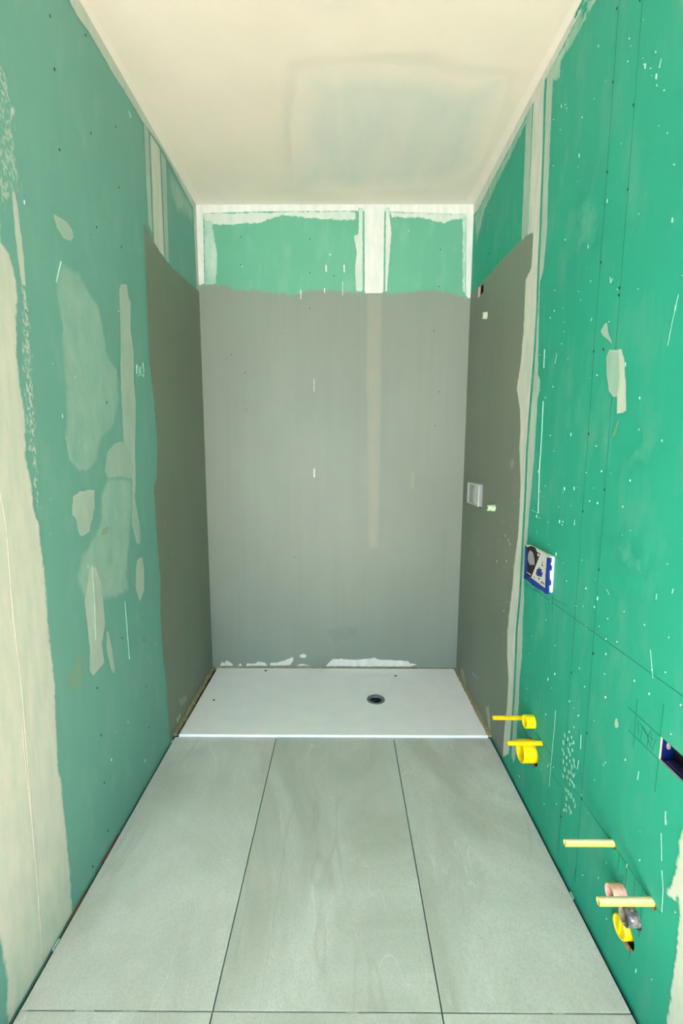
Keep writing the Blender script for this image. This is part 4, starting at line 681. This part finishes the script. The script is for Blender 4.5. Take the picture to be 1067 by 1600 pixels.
# shower tray
tray = thing('shower_tray', 'white rectangular shower tray set flush at the end of the tiled floor', 'shower tray', (0, 0, 0))
bm = bmesh.new()
xa, xb, ya, yb, zt = .019, W-.019, Y_TRAY, 2.884, .012
DR = (1.050, 2.498)
box(bm, xa-.005, xb, ya, yb, -.0135, zt)
bmesh.ops.bevel(bm, geom=[ed for ed in bm.edges if all(v.co.z > 0 for v in ed.verts)], offset=.003, segments=3, affect='EDGES', profile=.5)
to = link('basin', bm_mesh('basin', bm), M['tray'], tray)
b_ = bmesh.new(); bmesh.ops.create_cone(b_, cap_ends=True, segments=48, radius1=.044, radius2=.044, depth=.2, matrix=Matrix.Translation((*DR, 0)))
cm_ = bm_mesh('cutter', b_); cm_.materials.append(M['tray']); c_ = link('cutter', cm_)
md = to.modifiers.new('cut', 'BOOLEAN'); md.object = c_; md.solver = 'EXACT'
dg = bpy.context.evaluated_depsgraph_get(); nm = bpy.data.meshes.new_from_object(to.evaluated_get(dg), depsgraph=dg)
to.modifiers.clear(); to.data = nm; bpy.data.objects.remove(c_)
# the floor under the drain opens as well
b_ = bmesh.new(); bmesh.ops.create_cone(b_, cap_ends=True, segments=48, radius1=.048, radius2=.048, depth=.16, matrix=Matrix.Translation((*DR, 0)))
cm_ = bm_mesh('cutter', b_); cm_.materials.append(M['screed']); c_ = link('cutter', cm_)
md = floor.modifiers.new('cut', 'BOOLEAN'); md.object = c_; md.solver = 'EXACT'
dg = bpy.context.evaluated_depsgraph_get(); nm = bpy.data.meshes.new_from_object(floor.evaluated_get(dg), depsgraph=dg)
floor.modifiers.clear(); floor.data = nm; bpy.data.objects.remove(c_)

def lathe(name, prof, mat, parent, center, axis='Z', seg=40, smooth=True, **pr):
    """revolve (radius, height) pairs; axis Z up, or X out of the right wall (height = distance out)"""
    bm = bmesh.new(); rg = []
    for r_, h_ in prof:
        ring = []
        for i in range(seg):
            a = 2*math.pi*i/seg
            if axis == 'Z': p = (center[0]+r_*math.cos(a), center[1]+r_*math.sin(a), center[2]+h_)
            else: p = (center[0]-h_, center[1]+r_*math.cos(a), center[2]+r_*math.sin(a))
            ring.append(bm.verts.new(p) if r_ > 1e-6 else None)
        if r_ <= 1e-6:
            p = (center[0], center[1], center[2]+h_) if axis == 'Z' else (center[0]-h_, center[1], center[2])
            v = bm.verts.new(p); ring = [v]*seg
        rg.append(ring)
    for a_, b_ in zip(rg, rg[1:]):
        for i in range(seg):
            f = []
            for v in (a_[i], a_[(i+1) % seg], b_[(i+1) % seg], b_[i]):
                if v not in f: f.append(v)
            if len(f) > 2: bm.faces.new(f)
    me = bm_mesh(name, bm)
    if smooth:
        for p in me.polygons: p.use_smooth = True
        me.set_sharp_from_angle(angle=math.radians(35))
    return link(name, me, mat, parent, **pr)
dr = lathe('drain_flange', [(.0435, -.02), (.050, -.02), (.053, .012), (.052, .0145), (.036, .0135), (.0335, .009), (.0335, -.018), (.0435, -.02)], M['drain_grey'], tray, (*DR, 0), label='grey ring around the drain hole')
lathe('drain_throat', [(.033, .004), (.030, .002), (.028, -.04), (0, -.045)], M['black'], dr, (*DR, 0))
lathe('drain_thread', [(.0325, -.006), (.029, -.008), (.029, -.012), (.0325, -.014)], M['drain_grey'], dr, (*DR, 0))
# mortar and sealant along the edges
def wedge(name, x0, x1, y0, y1, z0, z1, side, mat):
    bm = bmesh.new(); n = 40
    rnd = random.Random(name+side); prev = None
    for i in range(n+1):
        t = i/n; w_ = 1+rnd.uniform(-.12, .12); h_ = z1*(1+rnd.uniform(-.25, .25))
        if side in 'LR':
            y = y0+(y1-y0)*t; a = xleft(y)+.0005 if side == 'L' else W-.0005; b = a+(x1-x0)*w_*(1 if side == 'L' else -1)
            ring = [(a, y, z0), (a, y, h_), (a+(b-a)*.5, y, zt+(h_-zt)*.35), (b, y, zt+.0012), (b, y, z0)]
        else:
            x = x0+(x1-x0)*t; a = yback(x)-.0005; b = a-(y1-y0)*w_
            ring = [(x, a, z0), (x, a, h_), (x, a+(b-a)*.5, zt+(h_-zt)*.35), (x, b, zt+.0012), (x, b, z0)]
        ring = [bm.verts.new(p) for p in ring]
        if prev:
            for k_ in range(4): bm.faces.new((prev[k_], prev[k_+1], ring[k_+1], ring[k_]))
        else: bm.faces.new(ring)
        prev = ring
    bm.faces.new(prev[::-1])
    return link(name, bm_mesh(name, bm), mat, tray, label='strip of beige sealant')
wedge('sealant_strip', 0, .021, Y_TRAY+.003, 2.888, .001, .017, 'L', M['sealant'])
wedge('sealant_strip', 0, .021, Y_TRAY+.003, 2.884, .001, .018, 'R', M['sealant'])
wedge('sealant_strip', .0, W, 2.884, 2.892, .001, .015, 'B', M['sealant'])
for (x, y, a, b) in ((.103, 2.484, .007, .006), (.345, 2.846, .009, .005), (1.199, 2.783, .008, .005)):
    lathe('dirt_speck', [(.0001, .0035), (a*.6, .003), (a, .0)], M['black'], tray, (x, y, zt), seg=9)
for x0, x1 in ((.997, 1.03), (1.04, 1.106)):
    link('filler_line', box_mesh('filler_line', x0, x1, 2.566, 2.571, zt-.001, zt+.0012, bevel=.0005, seg=1), M['white'], tray)

# pipe stubs and sockets of the basin and toilet supply
def tube(name, y, z, r, wall, L_, mat, label, cat, group=None, inner=None, tilt=(0, 0), bottom=None, seg=32):
    """hollow stub out of the right wall, length L_ in front of it"""
    t = thing(name, label, cat, (W, y, z), group)
    prof = [(r-wall, -.05), (r, -.05), (r, L_-.0008), (r-.0008, L_), (r-wall+.0006, L_), (r-wall, L_-.0006), (r-wall, -.05)]
    o = lathe('pipe_wall', prof, mat, t, (0, 0, 0), 'X', seg)
    if bottom is not None: lathe('pipe_plug', [(r-wall, bottom-.001), (r-wall, bottom), (0, bottom)], inner or mat, t, (0, 0, 0), 'X', seg)
    t.rotation_euler = (0, tilt[0], tilt[1])
    return t
def stub(y, z, mat, label, L_=.136, r=.0093):
    t = tube('pipe_stub', y, z, r, .0022, L_, mat, label, 'pipe', 'thin yellow pipe stubs in the green wall', tilt=(0, 0), bottom=L_-.03, inner=mat, seg=24)
    return t
stub(1.768, .3535, M['yellow_gloss'], 'glossy yellow pipe stub whose base is hidden by the small yellow socket', .139)
stub(1.619, .342, M['yellow_gloss'], 'glossy yellow pipe stub crossing in front of the large yellow socket', .131)
stub(1.1555, .3545, M['pale_yellow'], 'dusty pale yellow pipe stub standing alone, with nothing around it', .136)
stub(.990, .3505, M['pale_yellow'], 'dusty pale yellow pipe stub above the scuffed grey pipe', .133, .0098)
tube('waste_socket', 1.700, .380, .0262, .0025, .036, M['yellow'], 'small round yellow plastic pipe socket, upper one beside the shower', 'pipe socket', bottom=.004)
tube('waste_socket', 1.700, .252, .0445, .0030, .047, M['yellow'], 'large round yellow plastic pipe socket near the floor beside the shower', 'pipe socket', bottom=.002, inner=plain('amber_plug', srgb(214, 170, 10), .5))
# near cluster
t = tube('pink_socket', 1.096, .257, .0235, .0025, .036, M['pink'], 'dusty pink pipe socket half hidden behind a pale yellow pipe', 'pipe socket', bottom=.012, inner=M['red'])
tube('grey_pipe', 1.0415, .2475, .0225, .0030, .030, M['metal'], 'short scuffed grey pipe with paint spots, over the yellow cap', 'pipe', bottom=-.004, inner=M['black'])
t = thing('yellow_disc_plug', 'flat yellow pipe cap sitting in a dark hole near the floor', 'pipe cap', (W, 1.078, .164))
lathe('cap_disc', [(.029, -.03), (.029, .009), (.028, .011), (.024, .011), (.023, .0085), (0, .0085)], M['yellow'], t, (0, .005, .004), 'X', 36)
link('cap_ridge', box_mesh('cap_ridge', -.0115, -.008, .003, .007, -.018, .026, bevel=.0008, seg=1), M['yellow'], t)

# fittings in the shower
def fitting(y, z, r, L_, label, spots):
    t = thing('pipe_fitting', label, 'pipe fitting', (W, y, z), 'plugged pipe fittings in the shower wall')
    lathe('sleeve', [(r*.55, -.03), (r, -.03), (r, L_*.35), (r*.93, L_*.4), (r*.93, L_*.9), (r*.85, L_), (r*.6, L_)], M['fitting'] if spots else M['fitting_white'], t, (0, 0, 0), 'X', 24)
    lathe('plug', [(r*.62, L_*.5), (r*.62, L_+.0015), (r*.45, L_+.002), (r*.4, L_-.004), (0, L_-.004)], M['green_plastic'], t, (0, 0, 0), 'X', 18, label='green plastic plug')
    return t
fitting(2.556, 2.180, .019, .022, 'small pale fitting with a green plug, high under the dark slot', False)
fitting(2.283, 1.173, .0165, .038, 'small green spotted fitting beside the clear plastic box', True)

# clear plastic mounting box in the shower
t = thing('mounting_box', 'clear plastic box cover fixed to the grey shower wall', 'box', (W, 2.600, 1.215))
d, hy, hz = .022, .110, .061
bm = bmesh.new()
o_ = box(bm, -d, .0, -hy, hy, -hz, hz)
bm.faces.ensure_lookup_table()
bmesh.ops.bevel(bm, geom=[ed for ed in bm.edges if all(v.co.x < -.01 for v in ed.verts) or (abs(ed.verts[0].co.x-ed.verts[1].co.x) > .01)], offset=.006, segments=3, affect='EDGES')
link('cover', bm_mesh('cover', bm, True), M['clear'], t)
link('valve_body', box_mesh('valve_body', -.015, -.002, -.075, .06, -.045, .045, bevel=.006), plain('grey_valve', srgb(150, 156, 150), .5), t)
bm = bmesh.new()   # thicker moulded edges of the cover
for s_ in (-1, 1):
    box(bm, -d-.0012, -d+.003, s_*(hy-.006)-.006, s_*(hy-.006)+.006, -hz, hz)
    box(bm, -d-.0012, -d+.003, -hy+.012, hy-.012, s_*(hz-.004)-.004, s_*(hz-.004)+.004)
link('cover_edge', bm_mesh('cover_edge', bm), plain('milky_plastic', srgb(206, 212, 204), .3, .5), t)
for z0, z1 in ((.030, .044), (.008, .016), (-.02, -.004)):
    link('valve_rib', box_mesh('valve_rib', -.0185, -.0145, -.03, .03, z0, z1, bevel=.001, seg=1), M['black'], t)
link('mounting_rim', box_mesh('mounting_rim', -.004, 0, -hy-.003, hy+.003, -hz-.004, hz+.004, bevel=.0015, seg=1), M['print_grey'], t)
lathe('mounting_screw', [(.005, 0), (.005, .003), (0, .004)], M['black'], t, (0, -.104, -.068), 'X', 12)

# boxed flush-plate opening with its printed protective card
FY0, FY1, FZ0, FZ1, FD = 1.611, 1.824, .944, 1.0765, .020
t = thing('flush_plate_box', 'white protective box with blue edges and printed card on the green wall', 'box', (W, (FY0+FY1)/2, FZ0))
oy, oz = (FY0+FY1)/2, FZ0
link('housing', box_mesh('housing', -FD, .02, FY0-oy, FY1-oy, 0, FZ1-oz, bevel=.0012, seg=2), M['white'], t)
link('top_flap', box_mesh('top_flap', -FD+.002, -.001, FY0-oy+.004, FY1-oy-.004, FZ1-oz, FZ1-oz+.0015), M['cream'], t)
def plate(name, pts, off, th, mat, parent):
    """flat piece on the front of the box; points are (y, z) in the room"""
    bm = bmesh.new()
    a = [bm.verts.new((-off, y-oy, z-oz)) for y, z in pts]; b = [bm.verts.new((-off-th, y-oy, z-oz)) for y, z in pts]
    bm.faces.new(b)
    n = len(pts)
    for i in range(n): bm.faces.new((a[i], a[(i+1) % n], b[(i+1) % n], b[i]))
    return link(name, bm_mesh(name, bm), mat, parent)
card = plate('printed_card', CARD['white'], FD, .0006, M['paper'], t); card['label'] = 'printed card with a black corner and a blue cog'
plate('photo_print', CARD['black'], FD+.0006, .0003, M['print_black'], card)
plate('photo_print', CARD['grey'], FD+.0009, .0003, M['print_grey'], card)
plate('photo_print', CARD['beige'], FD+.0009, .0003, M['print_beige'], card)
plate('photo_print', CARD['spot'], FD+.0009, .0003, M['white'], card)
plate('cog_print', CARD['gear'], FD+.0006, .0005, M['blue'], card)
for k_ in ('g1', 'g2', 'g3', 'g4', 'dot1', 'dot2', 'dot3'): plate('glyph_print', CARD[k_], FD+.0006, .0004, M['print_black'], card)
for k_ in ('txt1', 'txt2'): plate('text_print', CARD[k_], FD+.0006, .0004, plain('blue_grey_print', srgb(70, 100, 140), .6), card)
for k_ in ('edge_left', 'edge_bottom', 'edge_right'): plate('blue_edge', CARD[k_], FD-.004, .0065, M['blue'], t)

# recessed blue box further forward
a = RECT[1]; iy0, iy1, iz0, iz1 = a[0]+.001, a[1]-.0015, a[2]+.001, a[3]-.001
t = thing('recessed_box', 'dark blue wall box sunk in the green wall at the picture edge', 'wall box', (W, (iy0+iy1)/2, iz0))
oy2, oz2 = (iy0+iy1)/2, iz0
bm = bmesh.new(); th = .0015; x0, x1 = .004, .068
Y0, Y1, Z1 = iy0-oy2, iy1-oy2, iz1-iz0
box(bm, x0, x1, Y0, Y1, 0, th); box(bm, x0, x1, Y0, Y1, Z1-th, Z1); box(bm, x0, x1, Y0, Y0+th, th, Z1-th); box(bm, x0, x1, Y1-th, Y1, th, Z1-th); box(bm, x1-th, x1, Y0+th, Y1-th, th, Z1-th)
link('box_shell', bm_mesh('box_shell', bm), M['navy'], t)
# white maker's mark on the far cheek, a looped figure
def cheek(name, pts, mat):
    bm = bmesh.new(); b = [bm.verts.new((x, Y1-th-.0006, z)) for x, z in pts]; a_ = [bm.verts.new((x, Y1-th+.0002, z)) for x, z in pts]
    bm.faces.new(b); n = len(pts)
    for i in range(n): bm.faces.new((a_[i], a_[(i+1) % n], b[(i+1) % n], b[i]))
    return link(name, bm_mesh(name, bm), mat, t)
cx_, cz_ = .017, .036
cheek('maker_mark', [(cx_-.003, cz_+.009), (cx_+.001, cz_+.010), (cx_+.003, cz_+.002), (cx_+.006, cz_-.001), (cx_+.006, cz_-.008), (cx_+.001, cz_-.010), (cx_-.003, cz_-.006), (cx_-.004, cz_)], M['print_grey'])
cheek('maker_mark', [(cx_+.0005, cz_-.002), (cx_+.0035, cz_-.003), (cx_+.0035, cz_-.006), (cx_+.0005, cz_-.006)], M['navy'])
link('black_fill', box_mesh('black_fill', .030, .066, Y0+.003, Y1-.004, .003, Z1-.003), M['black'], t)  # solid black block filling the rear of the box
link('base_plate', box_mesh('base_plate', .008, .029, Y0+.004, Y1-.012, th, .005, bevel=.001, seg=1), plain('dark_violet_plastic', srgb(46, 44, 74), .4), t)
